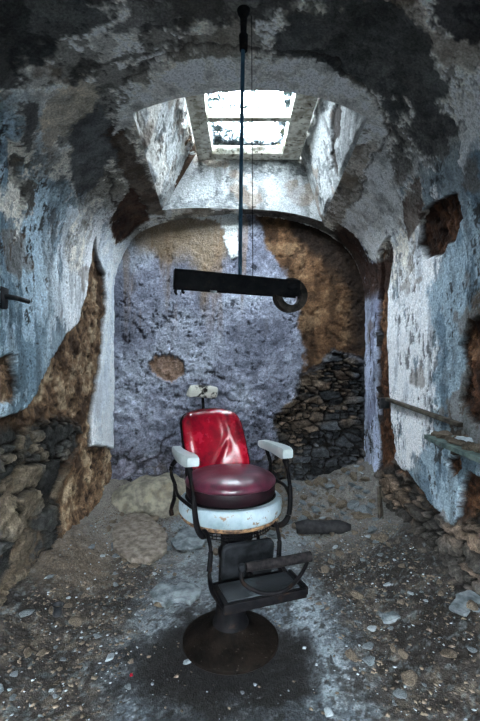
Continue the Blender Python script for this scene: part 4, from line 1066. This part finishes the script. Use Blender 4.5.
gravel('plaster_crumbs', 1700, M_stoneC, 6, .002, .010, lambda X, Y: .12+.6*ss(np.abs(X+.02), .3, .6)+.4*ss(Y, 2.6, 3.2), 'pale plaster crumbs scattered over the floor')
gravel('dark_grit', 1800, M_blackbit, 7, .002, .008, lambda X, Y: .25+.6*ss(np.abs(X+.02), .3, .6), 'dark grit scattered over the floor')
# pieces on the shelf
rnd = random.Random(5); pos = []
for k in range(16):
    for _ in range(50):
        y = rnd.uniform(1.75, 2.38); x = rnd.uniform(1.09, 1.17); s = rnd.uniform(.022, .042)
        if all(math.hypot(x-a, y-b) > (s+c_)*.8 for a, b, c_ in pos): break
    pos.append((x, y, s)); me = rnd.choice([ROCKS[0], ROCKS[3], ROCKS[5]])
    rock(me, (x, y, SZ+s*.38), (s*1.3, s*1.2, s), (rnd.uniform(-.1, .1), rnd.uniform(-.1, .1), rnd.uniform(0, 6)), 'lump of brown mortar rubble lying on the wooden wall shelf', 'rubble lumps on the wall shelf', name='rubble_lump', cat='rubble')
pp_ = crumple('paper_scrap', (1.075, 2.02, SZ+.045), (.035, .07, .03), M_paper, 40, rot=(0, -.2, .2), thick=.001); tag(pp_, 'grey-blue scrap of paper lying on the rubble of the wall shelf', 'paper')
# iron bracket sticking out of the left wall
q = at(6, 298, 2.12); q.x = -1.20
br = empty('wall_bracket', q); tag(br, 'rusty black iron bracket sticking out of the left wall near the edge', 'bracket')
bm = bmesh.new(); add_box(bm, (0, 0, .0), (.03, .07, .11), bev=.006)
for v in bm.verts: v.co += Vector(mn.noise_vector(v.co*30))*.006
bm_obj('plate', bm, M_blackbit, br)
bm = bmesh.new(); add_tube(bm, [(0, 0, .01), (.05, .04, .005), (.085, .10, -.005)], [.016, .013, .012], seg=10); bm_obj('pin', bm, M_blackbit, br)

# ---------------------------------------------------------------- light
sc = bpy.context.scene
w = bpy.data.worlds.new('sky'); sc.world = w; w.use_nodes = True; nt = w.node_tree; bg = nt.nodes['Background']
tc = nt.nodes.new('ShaderNodeTexCoord'); sp = nt.nodes.new('ShaderNodeSeparateXYZ'); nt.links.new(tc.outputs['Generated'], sp.inputs[0])
mr = nt.nodes.new('ShaderNodeMapRange'); mr.inputs['From Min'].default_value = 0.; mr.inputs['From Max'].default_value = .45; nt.links.new(sp.outputs[2], mr.inputs['Value'])
mx = nt.nodes.new('ShaderNodeMix'); mx.data_type = 'RGBA'; mx.inputs[6].default_value = (.004, .0047, .0055, 1); mx.inputs[7].default_value = (.82, .925, 1., 1); nt.links.new(mr.outputs[0], mx.inputs[0])
nt.links.new(mx.outputs[2], bg.inputs[0]); bg.inputs[1].default_value = 140.
def portal(name, loc, rot, sx, sy):
    l = bpy.data.lights.new(name, 'AREA'); l.shape = 'RECTANGLE'; l.size = sx; l.size_y = sy; l.cycles.is_portal = True
    o = bpy.data.objects.new(name, l); col.objects.link(o); o.location = loc; o.rotation_euler = rot
portal('skylight_portal', ((GX0+GX1)/2, (GY0+GY1)/2, ZW+.02), (0, 0, 0), GX1-GX0+.06, GY1-GY0+.06)
portal('doorway_portal', (0, -.72, .97), (math.radians(-90), 0, 0), .9, 1.95)

# ---------------------------------------------------------------- camera
cam = bpy.data.cameras.new('camera'); co = bpy.data.objects.new('camera', cam); col.objects.link(co)
cam.sensor_fit = 'VERTICAL'; cam.sensor_height = 36.; cam.lens = F/721*36.; cam.clip_start = .02
co.location = (0, 0, H); co.rotation_euler = (math.radians(90), 0, 0); sc.camera = co
vs_ = sc.view_settings; sc.display_settings.display_device = 'sRGB'
vs_.view_transform = 'Standard'; vs_.look = 'None'; vs_.gamma = 1; vs_.use_curve_mapping = False; vs_.exposure = 0.
